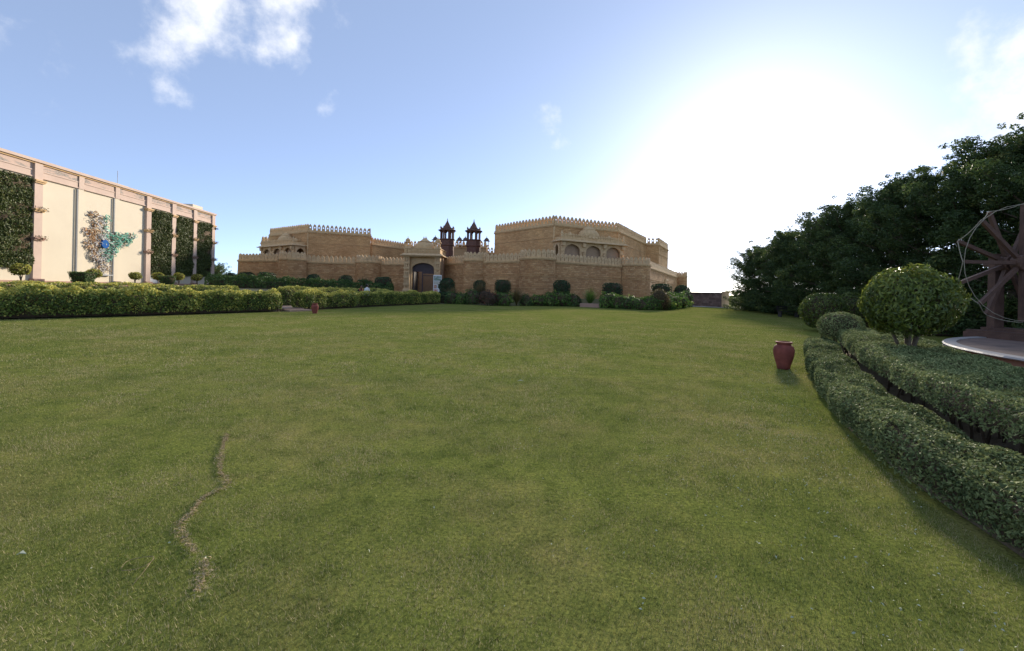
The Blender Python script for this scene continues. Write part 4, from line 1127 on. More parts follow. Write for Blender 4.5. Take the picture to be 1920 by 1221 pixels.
plant('tapered_block', 'flat topped tapering dark shrub beside the foot of the wall relief', 'topiary', (-34.4, 34.4, gz(-34.4, 34.4)), TP, [([(0, 0, -.1), (0, 0, .4)], [.07, .06], 6)], rz=.2)
plant('tapered_block', 'flat topped tapering dark shrub before the first planted panel of the far bays', 'topiary', (-35.6, 44.3, gz(-35.6, 44.3)), TP, [([(0, 0, -.1), (0, 0, .4)], [.07, .06], 6)], rz=.9)

# round headed tree and mounded shrubs of the right hand court
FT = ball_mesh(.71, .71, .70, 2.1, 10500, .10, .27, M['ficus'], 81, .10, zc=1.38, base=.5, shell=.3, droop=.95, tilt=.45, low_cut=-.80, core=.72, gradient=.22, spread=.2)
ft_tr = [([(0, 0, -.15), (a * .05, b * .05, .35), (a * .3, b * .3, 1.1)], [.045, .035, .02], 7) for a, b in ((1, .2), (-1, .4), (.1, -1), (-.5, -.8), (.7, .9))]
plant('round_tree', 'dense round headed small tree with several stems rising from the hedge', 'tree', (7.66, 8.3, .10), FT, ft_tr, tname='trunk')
plant('mound_shrub', 'small clipped grey green mound at the end of the hedge tier', 'shrub', (9.55, 12.5, .30), ball_mesh(.56, .56, .46, 2.1, 6200, .05, .42, M['hedge_blue'], 82, .05, zc=.42, base=.6, shell=.15, low_cut=-.75), [([(0, 0, -.3), (a * .2, b * .2, .3)], [.03, .02], 5) for a, b in ((1, .3), (-1, .2), (.2, -1))])
plant('mound_shrub', 'large clipped green mound under the tree row', 'shrub', (14.5, 20, 0), ball_mesh(.92, .92, .88, 2.1, 5200, .10, .42, M['ficus'], 83, .05, zc=.95, base=.42, shell=.15), stem1)
plant('mound_shrub', 'clipped green mound partly behind the large one', 'shrub', (16.9, 21.3, 0), ball_mesh(.80, .80, .80, 2.1, 4200, .10, .42, M['ficus'], 84, .05, zc=1.05, base=.36, shell=.15), stem1)

# ------------------------------------------------------------------ trees
def tree_meshes(seed, H, Rm, nleaf, leaf, top_open=.25):
    rg = np.random.default_rng(seed)
    tk = MB()
    hs = np.linspace(0, H * .92, 9)
    bend = np.cumsum(rg.normal(0, .07, (9, 2)), axis=0); bend[0] = 0
    tk.tube([(bend[i, 0], bend[i, 1], hs[i] - (.1 if i == 0 else 0)) for i in range(9)], list(np.linspace(.16, .025, 9)), 8)
    cl_c, cl_r = [], []
    nl = 56
    for k in range(nl):
        f = (k + rg.uniform(0, 1)) / nl
        h0 = H * (.02 + .88 * f ** 1.12)
        prof = (1 - f ** 2.2) ** .75 * (.82 + .18 * min(1, f / .18)) * Rm
        a = k * 2.4 + rg.uniform(-.5, .5)
        L_ = prof * rg.uniform(.7, 1.15) + .12
        rise = (.02 + 1.1 * f) * L_ * rg.uniform(.8, 1.4)
        b0 = np.array([np.interp(h0, hs, bend[:, 0]), np.interp(h0, hs, bend[:, 1]), h0])
        tip = b0 + np.array([math.cos(a) * L_, math.sin(a) * L_, rise])
        mid = (b0 + tip) / 2 + np.array([0, 0, -.10 * L_])
        tk.tube([b0, mid, tip], [.05 * (1 - f * .6), .03, .008], 5, False)
        for t in np.linspace(.30, 1.08, 5):
            p = b0 * (1 - t) ** 2 + 2 * mid * t * (1 - t) + tip * t ** 2 if t <= 1 else tip + (tip - mid) * .2
            cl_c.append(p + rg.normal(0, .10, 3)); cl_r.append(rg.uniform(.26, .46) * (.75 + .35 * (1 - f)))
    for k in range(11):                                           # leading shoots at the top
        a = rg.uniform(0, 6.28); r_ = rg.uniform(0, .30) * Rm
        ht = rg.uniform(.93, 1.02)
        for t in np.linspace(0, 1, 7):
            cl_c.append(np.array([math.cos(a) * r_, math.sin(a) * r_, H * (.60 + (ht - .60) * t)]) + rg.normal(0, .05, 3)); cl_r.append(.36 - .22 * t)
    cl_c, cl_r = np.array(cl_c), np.array(cl_r)
    w = cl_r ** 2; idx = rg.choice(len(cl_c), nleaf, p=w / w.sum())
    d = norm(rg.normal(size=(nleaf, 3)))
    P = cl_c[idx] + d * (cl_r[idx] * rg.uniform(.25, 1.0, nleaf) ** .6)[:, None] * np.array((1, 1, .8))
    P[:, 2] = np.maximum(P[:, 2], .08)
    V, F = leaf_quads(P, d + (0, 0, .5), leaf, .34, rg, .8, droop=.35)
    tone = rg.normal(0, .14, len(cl_c))
    at = np.repeat(np.clip(.42 + tone[idx] + rg.normal(0, .2, nleaf), 0, 1), 4)
    return np_mesh('crown', V, F, [M['tree_leaf']], at), tk
TREES = [tree_meshes(100 + i, 8.0, 2.35 + .1 * i, 46000, .135) for i in range(4)]
TREE_TRUNKS = []
trg = random.Random(4)
row_y = list(np.arange(46.5, 9.5, -2.35))
tree_lab = ['tree standing at the field gate end of the row', 'second tree from the field gate in the row', 'third tree from the field gate in the row']
NT = len(row_y)
for i, y in enumerate(row_y):
    x = float(np.interp(y, [8, 14, 22, 30, 46], [20.6, 20.8, 21.7, 23.4, 26.1])) + trg.uniform(-.35, .35)
    hgt = float(np.interp(y, [14, 20, 26, 34, 46], [9.3, 9.1, 8.8, 8.0, 7.0])) * trg.uniform(.96, 1.04)
    me, tk = TREES[i % 4]
    nth = ['first', 'second', 'third', 'fourth', 'fifth', 'sixth', 'seventh', 'eighth', 'ninth', 'tenth', 'eleventh', 'twelfth', 'thirteenth', 'fourteenth', 'fifteenth', 'sixteenth', 'seventeenth', 'eighteenth'][i]
    t = thing('windbreak_tree', 'dense dark evergreen, %s tree of the row counted from the field gate' % nth, 'tree', (x, y, 0), 'evergreen windbreak row', rz=trg.uniform(0, 6.28))
    t.scale = (hgt / 8 * 1.18, hgt / 8 * 1.18, hgt / 8)
    link_mesh('crown', me, t)
    if i < 4: TREE_TRUNKS.append(tk.build('trunk', M['bark'], t, smooth=True, local=True).data)
    else: link_mesh('trunk', TREE_TRUNKS[i % 4], t)
# far trees behind the hall corner and beyond the field gate
FAR = tree_meshes(140, 5.0, 2.6, 7000, .24)
far_data = None
for x, y, sc_, lab in ((-58, 84, 1.0, 'distant rounded tree behind the hall corner'), (-53.5, 88, .85, 'distant low tree left of the rampart end'), (-63, 92, 1.15, 'distant tall tree mostly behind the hall'), (-50.5, 80, .62, 'distant small bushy tree touching the rampart corner'),
                       (35.5, 68, .42, 'low bushy tree beyond the field gate'), (38.5, 71, .45, 'low bushy tree beyond the gate, partly behind the evergreen row')):
    t = thing('far_tree', lab, 'tree', (x, y, 0), 'distant trees'); t.scale = (sc_,) * 3; t.rotation_euler = (0, 0, x)
    link_mesh('crown', FAR[0], t)
    if far_data is None: far_data = FAR[1].build('trunk', M['bark'], t, smooth=True, local=True).data
    else: link_mesh('trunk', far_data, t)

# ------------------------------------------------------------------ urns
UR = [(.115, 0), (.125, .01), (.135, .08), (.175, .22), (.20, .34), (.205, .42), (.185, .49), (.14, .535), (.125, .55), (.15, .565), (.165, .58), (.165, .60), (.14, .605), (.118, .58), (.11, .5), (.11, .48)]
def urn(x, y, lab, sc=1.0):
    t = thing('clay_urn', lab, 'urn', (x, y, 0), 'terracotta urns on the lawn')
    MB().lathe([(r * sc, z * sc) for r, z in UR[:8]], (x, y, 0), 32).build('body', M['terracotta'], t, smooth=True)
    MB().lathe([(r * sc, z * sc) for r, z in UR[7:]], (x, y, 0), 32).build('neck', M['terracotta'], t, smooth=True)
    return t
urn(6.01, 9.45, 'terracotta urn on the lawn beside the two tier hedge')
urn(-11.64, 25.4, 'terracotta urn on the lawn beside the path opening')
urn(-8.75, 46.2, 'terracotta urn on the lawn before the gate hedge', 1.05)

# ------------------------------------------------------------------ wheel on its platform
PC_ = (16.4, 7.1); PR = 6.5
pf = thing('round_platform', 'round terracotta faced platform with white marble rim', 'platform', (PC_[0], PC_[1], 0))
MB().lathe([(PR - .1, 0), (PR - .1, .42)], (*PC_, 0), 72).build('drum', M['platform_side'], pf)
m = MB(); n = 72; pr = [(PR + .02, .42), (PR + .05, .445), (PR + .02, .48), (PR - .22, .485), (PR - .22, .42)]
V = [(PC_[0] + r * math.cos(2 * math.pi * k / n), PC_[1] + r * math.sin(2 * math.pi * k / n), z) for r, z in pr for k in range(n)]
m.add(V, [(i * n + k, i * n + (k + 1) % n, (i + 1) * n + (k + 1) % n, (i + 1) * n + k) for i in range(4) for k in range(n)]); m.build('rim', M['marble'], pf)
MB().lathe([(PR - .2, .3), (PR - .2, .46)], (*PC_, 0), 72).build('paved_top', M['platform_top'], pf)
HX, HY_, HZ = 15.35, 13.0, 2.72
HX, HY_ = 14.9, 12.55
wh = thing('spinning_wheel', 'giant brown wooden spinning wheel with radiating spokes and cord rim', 'wheel', (HX, HY_, .4))
for dy, rot, rad in ((0, 0, 1.72), (.34, 22.5, 1.66)):
    MB().tube([(HX, HY_ + dy - .13, HZ), (HX, HY_ + dy + .13, HZ)], .24, 16).build('hub', M['wood'], wh)
    for k in range(8):
        a = R(90 + rot + 45 * k)
        MB().beam((HX + .1 * math.cos(a), HY_ + dy, HZ + .1 * math.sin(a)), (HX + rad * math.cos(a), HY_ + dy, HZ + rad * math.sin(a)), .105, .105, (0, 1, 0), .9).build('spoke', M['wood'], wh)
MB().tube([(HX, HY_ - .35, HZ), (HX, HY_ + 1.0, HZ)], .07, 10).build('axle', M['wood'], wh)
cord = []
for k in range(17):
    for dy, rot, rad in ((0, 0, 1.74), (.34, 22.5, 1.68)):
        a = R(90 + rot + 45 * k); cord.append((HX + rad * math.cos(a), HY_ + dy, HZ + rad * math.sin(a)))
pts = []
for a, b in zip(cord[:16], cord[1:17]):
    for t in np.linspace(0, 1, 6, endpoint=False):
        p = Vector(a).lerp(Vector(b), t); p.z -= .05 * math.sin(math.pi * t); pts.append(p)
MB().tube(pts + [pts[0]], .010, 6).build('cord', M['rope'], wh, smooth=True)
cp = [(HX + 1.76 * math.cos(R(a)), HY_ - .05, HZ + 1.70 * math.sin(R(a))) for a in range(60, 310, 12)]
MB().tube(cp, .008, 6).build('cord', M['rope'], wh, smooth=True)
for dx, dy in ((.05, .72), (.42, -.28)):
    MB().box((HX + dx, HY_ + dy, .4 + 1.32), (.30, .22, 2.64), 0, .92).build('post', M['wood'], wh)
m = MB().box((HX + .25, HY_ + .2, .55), (1.3, 1.9, .26)); m.box((HX + .25, HY_ + .2, .72), (.8, 1.5, .1)); m.build('base_beam', M['wood'], wh)
MB().beam((HX - .35, HY_ - .9, .5), (HX - .35, HY_ + 1.2, .5), .16, .22).build('base_sill', M['wood'], wh)
MB().beam((HX + .25, HY_ + .2, .55), (HX + 4.2, HY_ - .6, .55), .26, .26).build('long_beam', M['wood'], wh)

# bench in the shade of the tree row
bn = thing('park_bench', 'dark low bench in the shade at the foot of the tree row', 'bench', (21.4, 33.2, 0))
for k in range(3): MB().box((21.4, 33.05 + k * .15, .45), (1.5, .11, .04)).build('slat', M['dark_metal'], bn)
for k in range(2): MB().box((21.4, 33.5, .62 + k * .16), (1.5, .04, .1)).build('back_slat', M['dark_metal'], bn)
for sx in (-.65, .65):
    MB().box((21.4 + sx, 33.2, .215), (.06, .42, .43)).box((21.4 + sx, 33.46, .6), (.06, .05, .4)).build('leg', M['dark_metal'], bn)

# ------------------------------------------------------------------ wall relief on the hall
POLY = [(39.69, 8.13), (40.24, 8.23), (40.66, 7.96), (41.25, 7.85), (41.59, 8.05), (41.86, 7.73), (41.69, 7.35), (41.62, 6.98), (41.97, 6.74), (42.51, 6.52), (43.24, 6.62), (43.44, 6.27), (44.11, 6.51), (44.99, 6.78), (45.21, 6.26), (44.62, 5.81), (44.24, 5.16), (43.94, 5.43), (43.37, 5.22), (43.1, 4.9), (42.75, 4.42), (42.22, 3.94), (41.96, 3.57), (41.71, 3.33), (41.89, 2.84), (41.73, 2.4), (41.22, 2.31), (40.79, 2.72), (40.53, 3.26), (40.2, 3.52), (39.87, 3.91), (39.7, 4.44), (39.38, 4.82), (39.03, 5.05), (39.13, 5.4), (39.43, 5.78), (38.89, 5.91), (39.03, 6.4), (39.57, 6.41), (39.88, 6.79), (39.95, 7.08), (39.7, 7.45)]
def inside(x, y):
    c = False; j = len(POLY) - 1
    for i in range(len(POLY)):
        (xi, yi), (xj, yj) = POLY[i], POLY[j]
        if (yi > y) != (yj > y) and x < (xj - xi) * (y - yi) / (yj - yi) + xi: c = not c
        j = i
    return c
rel = thing('wall_relief', 'map shaped metal scroll relief in orange, white and green with a blue disc', 'artwork', ff(41.3, .1, 2.3))
RM = {'orange': plain('relief_orange', (.50, .31, .16), (.38, .22, .11), 6, .8, 0), 'white': plain('relief_white', (.66, .64, .60), (.46, .44, .42), 6, .5, 0),
      'green': plain('relief_green', (.22, .54, .40), (.13, .40, .28), 6, .5, 0), 'dark': plain('relief_dark', (.12, .075, .05), (.06, .04, .03), 6, .5, 0), 'blue': plain('relief_blue', (.03, .12, .36), (.03, .10, .30), 4, .9, 0, spec=.05)}
rrg = random.Random(17); strands = {k: MB() for k in ('orange', 'white', 'green', 'dark')}
cnt = 0
while cnt < 820:
    x, z = rrg.uniform(38.8, 45.3), rrg.uniform(2.2, 8.3)
    if not inside(x, z): continue
    cnt += 1
    g = (x - 41.2) + rrg.gauss(0, .35)
    key = ('orange' if rrg.random() < .7 else 'white') if g < -.75 else (('green' if rrg.random() < .78 else 'white') if g > .2 else 'white')
    if z > 7.3 and g < 0: key = 'white' if rrg.random() < .6 else 'orange'
    if z < 3.6: key = rrg.choice(('white', 'white', 'dark', 'orange'))
    if rrg.random() < .24: key = 'dark'
    r = rrg.uniform(.10, .28); a0 = rrg.uniform(0, 6.28); sweep = rrg.uniform(1.6, 4.2) * rrg.choice((-1, 1)); q0 = rrg.uniform(.08, .30)
    if key == 'dark': q0 *= .7
    pts = []
    for t in np.linspace(0, 1, 8):
        rr = r * (1 - .45 * t); a = a0 + sweep * t
        pts.append(ff(x + rr * math.cos(a) * 1.1, q0 + .05 * math.sin(3 * t), z + rr * math.sin(a) * .8))
    w = rrg.uniform(.02, .04) * (.8 if key == 'dark' else 1.25)
    strands[key].tube(pts, [w * (1 - .6 * abs(2 * t - 1)) for t in np.linspace(0, 1, 8)], 5, False)
for k_, nm in (('orange', 'orange scrolls'), ('white', 'off white scrolls'), ('green', 'green scrolls'), ('dark', 'dark brown scrolls')):
    o = strands[k_].build('scrollwork', RM[k_], rel); o['label'] = nm; o['kind'] = 'stuff'
# thin backing sheets follow the scrolls
for key, test in (('orange', lambda x: x < 40.3), ('white', lambda x: 40.3 <= x < 41.5), ('green', lambda x: x >= 41.5)):
    m = MB()
    for _ in range(150 if key != 'white' else 70):
        x, z = rrg.uniform(38.8, 45.3), rrg.uniform(3.3, 7.9)
        if not (inside(x, z) and test(x)): continue
        a = rrg.uniform(0, 6.28); r = rrg.uniform(.12, .26)
        pts = [ff(x + r * math.cos(a + k * 1.257) * rrg.uniform(.6, 1.3), .06 + rrg.uniform(0, .06), z + r * math.sin(a + k * 1.257) * rrg.uniform(.5, 1.1)) for k in range(5)]
        m.face(pts)
    o = m.build('backing_leaf', RM[key], rel); o['kind'] = 'stuff'
m = MB(); n = 28
V = [ff(41.2 + .42 * math.cos(2 * math.pi * k / n), q, 5.22 + .40 * math.sin(2 * math.pi * k / n)) for q in (.10, .34) for k in range(n)]
m.add(V, [tuple(range(n, 2 * n))] + [(k, (k + 1) % n, n + (k + 1) % n, n + k) for k in range(n)]); m.build('disc', RM['blue'], rel)
m = MB(); fbox(m, ff, 40.9, 42.2, .1, .3, 2.22, 2.32); m.build('ledge', M['galv'], rel)

# ------------------------------------------------------------------ visitors on the path
SKIN = plain('skin', (.25, .14, .09), (.21, .115, .075), 8, .5, 0)
HAIR = plain('hair', (.012, .010, .009), (.02, .016, .014), 20, .5, .1)
def skin_body(name, joints, edges, mat, parent, sub=2):
    me = bpy.data.meshes.new(name)
    keys = list(joints)
    me.from_pydata([joints[k][0] for k in keys], [(keys.index(a), keys.index(b)) for a, b in edges], [])
    me.materials.append(mat)
    o = link_mesh(name, me, parent)
    md = o.modifiers.new('skin', 'SKIN'); md.use_smooth_shade = True
    for i, k in enumerate(keys):
        r = joints[k][1]; r = r if isinstance(r, tuple) else (r, r)
        me.skin_vertices[0].data[i].radius = r
        me.skin_vertices[0].data[i].use_root = (k == 'pelvis')
    sb_ = o.modifiers.new('sub', 'SUBSURF'); sb_.levels = sub; sb_.render_levels = sub
    return o
def person(loc, rz, label, shirt, trousers, step, hair_len, bag=None, scarf=None, hgt=1.0):
    t = thing('person', label, 'person', loc, None, rz); t.scale = (hgt,) * 3
    J = {'pelvis': ((0, 0, .93), (.15, .11)), 'waist': ((0, 0, 1.08), (.135, .10)), 'chest': ((0, .01, 1.28), (.165, .11)), 'neck0': ((0, .01, 1.44), (.075, .065)), 'neck': ((0, 0, 1.50), .05),
         'jaw': ((0, -.025, 1.56), (.062, .072)), 'head': ((0, -.01, 1.64), (.076, .092)), 'crown': ((0, 0, 1.71), (.055, .066))}
    E_ = [('pelvis', 'waist'), ('waist', 'chest'), ('chest', 'neck0'), ('neck0', 'neck'), ('neck', 'jaw'), ('jaw', 'head'), ('head', 'crown')]
    for s, sd in ((-1, 'l'), (1, 'r')):
        f = step * s
        J.update({'hip' + sd: ((s * .09, 0, .88), .085), 'knee' + sd: ((s * .10, -.08 * f - .03, .50), .058), 'ankle' + sd: ((s * .10, -.22 * f + .02, .09), .038), 'toe' + sd: ((s * .12, -.22 * f - .15, .035), .03),
                  'sho' + sd: ((s * .17, .01, 1.40), .058), 'elb' + sd: ((s * .23, .05 * f + .03, 1.13), .042), 'wri' + sd: ((s * .23, .12 * f - .08, .90), .026), 'palm' + sd: ((s * .228, .13 * f - .11, .83), (.022, .034))})
        E_ += [('pelvis', 'hip' + sd), ('hip' + sd, 'knee' + sd), ('knee' + sd, 'ankle' + sd), ('ankle' + sd, 'toe' + sd), ('chest', 'sho' + sd), ('sho' + sd, 'elb' + sd), ('elb' + sd, 'wri' + sd), ('wri' + sd, 'palm' + sd)]
        pb = Vector(J['palm' + sd][0])
        for k, (dy, ln) in enumerate(((-.03, .075), (-.01, .085), (.01, .08), (.028, .06))):
            J['fa%d%s' % (k, sd)] = (tuple(pb + Vector((0, dy, -.04))), .009); J['fb%d%s' % (k, sd)] = (tuple(pb + Vector((-s * .02, dy - .004, -.03 - ln))), .008)
            E_ += [('palm' + sd, 'fa%d%s' % (k, sd)), ('fa%d%s' % (k, sd), 'fb%d%s' % (k, sd))]
        J['ta' + sd] = (tuple(pb + Vector((-s * .02, -.035, .02))), .010); J['tb' + sd] = (tuple(pb + Vector((-s * .035, -.055, -.03))), .009)
        E_ += [('wri' + sd, 'ta' + sd), ('ta' + sd, 'tb' + sd)]
    skin_body('body', J, E_, SKIN, t)
    def loft(name, rings, mat):
        m = MB(); n = 18; V, F = [], []
        for (cx, cy, cz, rx, ry) in rings: V += [(cx + rx * math.cos(2 * math.pi * k / n), cy + ry * math.sin(2 * math.pi * k / n), cz) for k in range(n)]
        for i in range(len(rings) - 1): F += [(i * n + k, i * n + (k + 1) % n, (i + 1) * n + (k + 1) % n, (i + 1) * n + k) for k in range(n)]
        m.add(V, F); return m.build(name, mat, t, smooth=True, local=True)
    loft('shirt', [(0, 0, .78, .20, .15), (0, 0, .92, .185, .14), (0, 0, 1.08, .165, .125), (0, .01, 1.28, .20, .14), (0, .01, 1.40, .19, .11), (0, .01, 1.45, .10, .085), (0, 0, 1.485, .07, .065)], shirt)
    for s, sd in ((-1, 'l'), (1, 'r')):
        f = step * s
        MB().tube([J['sho' + sd][0], J['elb' + sd][0], tuple(Vector(J['elb' + sd][0]).lerp(Vector(J['wri' + sd][0]), .5))], [.075, .058, .05], 12, False).build('sleeve', shirt, t, smooth=True, local=True)
        MB().tube([(s * .085, 0, .92), (s * .09, 0, .80), J['knee' + sd][0], tuple(Vector(J['ankle' + sd][0]) + Vector((0, .0, .03)))], [.10, .095, .075, .06], 14, False).build('trouser_leg', trousers, t, smooth=True, local=True)
        MB().box((s * .115, -.22 * f - .04, .035), (.09, .25, .07), 0, .8).build('shoe', M['dark_metal'], t, local=True)
        MB().lathe([(.005, 0), (.018, .012), (.018, .04), (.005, .055)], (s * .078, .0, 1.60), 8, .5, 1).build('ear', SKIN, t, local=True)
        MB().lathe([(.002, -.008), (.009, 0), (.002, .008)], (s * .03, -.092, 1.638), 8).build('eye', HAIR, t, local=True)
    MB().tube([(0, -.095, 1.635), (0, -.118, 1.598), (0, -.09, 1.59)], [.008, .014, .008], 8).build('nose', SKIN, t, local=True)
    MB().tube([(-.025, -.088, 1.558), (0, -.096, 1.555), (.025, -.088, 1.558)], [.004, .007, .004], 6).build('mouth', M['terracotta'], t, local=True)
    hr = [(0, .015, 1.60 - hair_len, .05, .035), (0, .03, 1.57, .082, .075), (0, .02, 1.64, .094, .098), (0, .012, 1.70, .086, .094), (0, .008, 1.745, .052, .058), (0, .005, 1.755, .01, .01)]
    loft('hair', hr, HAIR)
    if bag:
        MB().box((.20, -.17, .98), (.34, .12, .26)).build('shoulder_bag', bag, t, local=True)
        MB().tube([(.2, -.13, 1.1), (.05, -.13, 1.3), (-.12, 0, 1.46), (-.1, .1, 1.35), (.2, .1, 1.05)], .012, 6).build('bag_strap', HAIR, t, local=True)
    if scarf:
        MB().tube([(.10, -.13, 1.02), (.13, -.15, 1.25), (.09, -.02, 1.47), (-.02, .09, 1.47), (-.10, -.05, 1.46), (-.1, -.14, 1.2)], [.06, .065, .05, .045, .05, .05], 8).build('scarf', scarf, t, smooth=True, local=True)
    return t
C_white = plain('white_cotton', (.72, .72, .74), (.62, .62, .64), 10, .85, .1, 40)
C_black = plain('black_cotton', (.022, .02, .024), (.03, .028, .03), 10, .85, .1, 40)
C_navy = plain('navy_cotton', (.03, .035, .06), (.02, .025, .045), 10, .85, .1, 40)
C_orange = plain('orange_cloth', (.42, .15, .06), (.34, .12, .05), 10, .85, .1, 40)
person((-12.15, 36.0, .08), R(150), 'walking visitor in a long white shirt behind the curving hedge', C_white, C_navy, .8, .02, None, None, 1.04)
person((-12.68, 36.1, .08), R(20), 'visitor in a black top with white bag and orange scarf behind the hedge', C_black, C_navy, .5, .22, C_white, C_orange, .97)
# crow-sized bird over the hall corner
bd = thing('bird', 'tiny bird in flight beside the far corner of the hall', 'bird', (-40.2, 58, 9.1))
MB().lathe([(.01, -.2), (.05, -.12), (.07, 0), (.05, .12), (.01, .2)], (0, 0, 0), 10).build('body', M['dark_metal'], bd, smooth=True, local=True)
for s in (-1, 1):
    m = MB(); m.add([(0, .0, -.06), (0, 0, .08), (s * .25, .08, .06), (s * .42, .02, -.04), (s * .2, .06, -.08), (0, .02, -.06), (0, .02, .08), (s * .25, .1, .06), (s * .42, .03, -.04), (s * .2, .08, -.08)], [(0, 1, 2, 3, 4), (9, 8, 7, 6, 5), (0, 4, 9, 5), (1, 0, 5, 6), (2, 1, 6, 7), (3, 2, 7, 8), (4, 3, 8, 9)]); m.build('wing', M['dark_metal'], bd, local=True)

# ------------------------------------------------------------------ lawn detail
def in_hedge(P):
    q = np.full(len(P), 1e9)
    for a, b in zip(OUTr[:-1], OUTr[1:]):
        d = b - a; t = np.clip(((P - a) @ d) / (d @ d), 0, 1); v = P - (a + t[:, None] * d)
        dist = np.hypot(v[:, 0], v[:, 1]) * np.sign(d[0] * v[:, 1] - d[1] * v[:, 0]); better = np.abs(dist) < np.abs(q); q = np.where(better, dist, q)
    return q < .05
TRAIL = [np.array([(-3.01, 4.58), (-2.72, 4.07), (-2.46, 3.67), (-2.23, 3.41), (-2.26, 3.2), (-2.19, 2.98), (-2.16, 2.84), (-2.04, 2.7), (-1.84, 2.54)]), np.array([(-1.74, 2.48), (-1.66, 2.36), (-1.59, 2.22)])]
def trail_d(P):
    q = np.full(len(P), 1e9)
    for tr in TRAIL:
        r_ = resample(tr, .05)
        for a in r_: q = np.minimum(q, np.hypot(P[:, 0] - a[0], P[:, 1] - a[1]))
    return q
rg = np.random.default_rng(77)
def grass(y0, y1, dens, h, w):
    area = 1.26 * (y1 ** 2 - y0 ** 2); n = int(area * dens)
    y = np.sqrt(rg.uniform(y0 ** 2, y1 ** 2, n)); x = rg.uniform(-1.26, 1.26, n) * y
    P = np.stack([x, y], 1)
    if y1 > 20: P = P[rg.uniform(0, 1, n) < (y1 - y) / (y1 - y0)]
    k = ~in_hedge(P) & (edge_dist(P) < 0)
    P = P[k]
    n = len(P)
    P3 = np.c_[P, np.zeros(n)]
    dense = wob(P3, 1.1, 5) * .2 + wob(P3, 7.0, 6) * .7
    P3 = P3[rg.uniform(-1.1, 1.0, n) < dense + .55]; n = len(P3)
    a = rg.uniform(0, 6.28, n); lean = rg.uniform(.25, 1.25, n); hh_ = h * rg.uniform(.5, 1.3, n) * (1 + .25 * wob(P3, 2.0, 9))
    dx, dy = np.cos(a), np.sin(a)
    tip = P3 + np.stack([dx * np.sin(lean) * hh_, dy * np.sin(lean) * hh_, np.cos(lean) * hh_ + .004], 1)
    sx = np.stack([-dy, dx, np.zeros(n)], 1) * (w * rg.uniform(.6, 1.3, n))[:, None]
    V = np.empty((n, 3, 3)); V[:, 0] = P3 - sx; V[:, 1] = P3 + sx; V[:, 2] = tip
    V[:, :2, 2] -= .004
    dry = np.clip(.10 + .16 * wob(P3, .9, 15) + .24 * wob(P3, 4.5, 16), .03, .75)
    val = rg.normal(.42, .25, n) + .10 * wob(P3, 6.0, 18) + .42 * (rg.uniform(0, 1, n) < dry)
    if y0 < 5.1:                                                    # a winding strip of dead grass
        near = (P3[:, 0] < -1.3) & (P3[:, 0] > -3.4); td = np.full(n, 1.0); td[near] = trail_d(P3[near, :2])
        wd = .030 + .035 * (.5 + .5 * wob(P3, 4.0, 33))
        val = np.where((td < wd) & (rg.uniform(0, 1, n) < .85), rg.uniform(1.0, 1.3, n), val)
        V[td < wd, 2, 2] *= .6
        gone = (td < .030) & (rg.uniform(0, 1, n) < .4)
        V, val, n = V[~gone], val[~gone], int((~gone).sum())
    val = np.clip(val, 0, 1.3)
    return V.reshape(-1, 3), np.repeat(val, 3)
VA, AA = [], []
for y0, y1, dn, h, w in ((1.4, 3.3, 16000, .020, .0013), (3.3, 5.2, 8000, .022, .0018), (5.2, 8.0, 4200, .026, .0027), (8.0, 15.0, 1100, .030, .005), (15, 27, 330, .030, .008)):
    v, a = grass(y0, y1, dn, h, w); VA.append(v); AA.append(a)
V = np.vstack(VA); A = np.concatenate(AA)
g_o = link_mesh('grass', np_mesh('grass', V, np.arange(len(V)).reshape(-1, 3), [M['blade']], A))
tag(g_o, 'short mown lawn grass, green with straw coloured patches', 'grass', kind='stuff')
print('grass triangles', len(V) // 3)
# fallen pale petals on the lawn beside the hedge
n = 1600
t_ = rg.uniform(0, 1, n); base = OUTr[(t_ * (len(OUTr) - 12)).astype(int)]
P = base + np.stack([-np.abs(rg.gamma(1.3, .8, n)) - .15, rg.normal(0, .25, n)], 1)
P = P[(P[:, 1] > 1.5) & (~in_hedge(P))]; n = len(P)
P3 = np.c_[P, np.full(n, .020) + rg.uniform(0, .010, n)]
V, F = leaf_quads(P3, np.tile((0., 0, 1), (n, 1)), .018, .45, rg, .5)
petal = plain('petal', (.46, .48, .37), (.34, .37, .26), 30, 1.0, 0, spec=0.0)
tag(link_mesh('fallen_petals', np_mesh('fallen_petals', V, F, [petal])), 'pale fallen petals scattered on the grass beside the hedge', 'petals', kind='stuff')
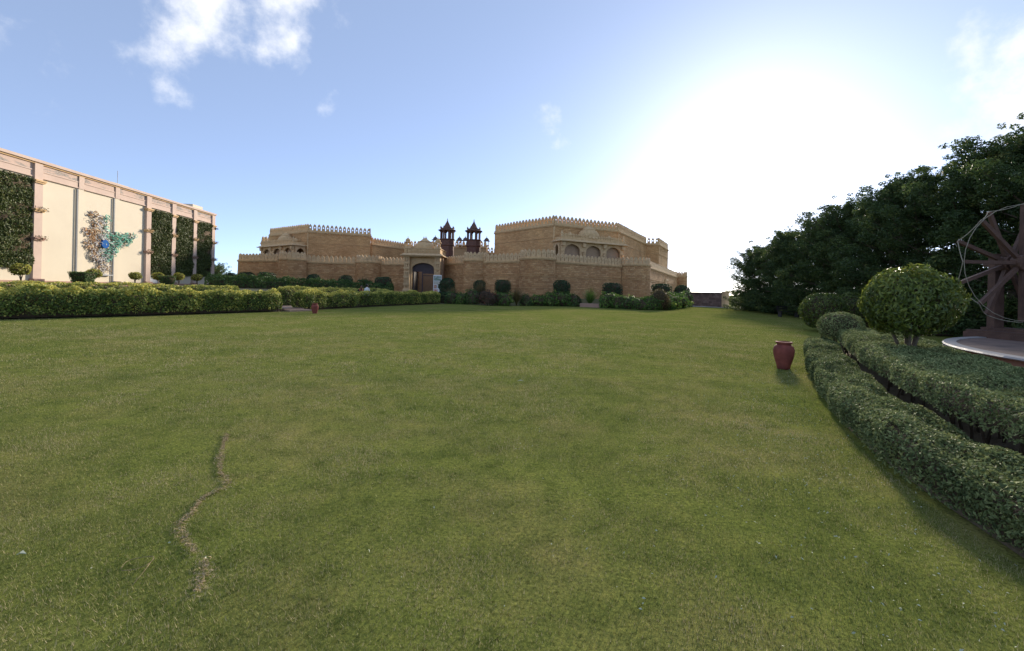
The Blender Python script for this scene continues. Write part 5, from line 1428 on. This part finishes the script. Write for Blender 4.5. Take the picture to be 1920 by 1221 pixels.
# a few fallen leaves lying singly on the open lawn
for x, y, s, lab in ((.18, 7.45, .10, 'pale curled leaf lying alone in the middle of the lawn'), (-2.77, 2.45, .05, 'white scrap of leaf on the grass left of the worn trail')):
    m = MB(); m.add([(x - s * .5, y, .035), (x, y - s * .16, .05), (x + s * .5, y + s * .1, .04), (x, y + s * .2, .055), (x - s * .5, y, .031), (x, y - s * .16, .046), (x + s * .5, y + s * .1, .036), (x, y + s * .2, .051)], [(0, 1, 2, 3), (7, 6, 5, 4), (0, 4, 5, 1), (1, 5, 6, 2), (2, 6, 7, 3), (3, 7, 4, 0)])
    tag(m.build('fallen_leaf', petal), lab, 'leaf')

# a looped dry runner lying on the grass
ds = thing('dry_runner', 'looped dry straw runner lying on the grass beside the dead strip', 'straw', (-2.06, 2.42, 0))
lp = [(-2.12, 2.36), (-2.14, 2.43), (-2.09, 2.475), (-2.03, 2.47), (-2.005, 2.42), (-2.04, 2.37), (-2.10, 2.345)]
MB().tube([(x, y, .024 + .004 * math.sin(i * .7)) for i, (x, y) in enumerate(resample(lp, .02))], .0016, 5).build('loop', M['bare_soil'], ds, smooth=True)
MB().tube([(-2.005, 2.42, .025), (-1.985, 2.36, .022), (-1.965, 2.30, .024), (-1.95, 2.24, .02)], .0015, 5).build('tail', M['bare_soil'], ds, smooth=True)

# dead thatch along the winding strip, ragged and thinning towards its ends
tp, tn = [], 0
rg3 = np.random.default_rng(91)
for tr in TRAIL:
    r_ = resample(tr, .01); n = len(r_) * 6
    i = rg3.integers(0, len(r_), n); f = i / len(r_)
    wd = (.009 + .013 * (.5 + .5 * np.sin(f * 23 + 1)) * (.4 + .6 * np.sin(math.pi * f)))
    tp.append(r_[i] + rg3.normal(0, 1, (n, 2)) * wd[:, None])
tp = np.vstack(tp); n = len(tp)
V, F = leaf_quads(np.c_[tp, rg3.uniform(.010, .024, n)], np.tile((0., 0, 1), (n, 1)), .026, .16, rg3, .35)
th = leaf_mat('dead_thatch', [(0, (.26, .22, .11)), (.5, (.40, .31, .185)), (1, (.54, .43, .28))], .1, .95, 0.0)
tag(link_mesh('dead_thatch', np_mesh('dead_thatch', V, F, [th], np.repeat(rg3.uniform(0, 1, n), 4))), 'winding strip of dead tan thatch in the lawn', 'thatch', kind='stuff')
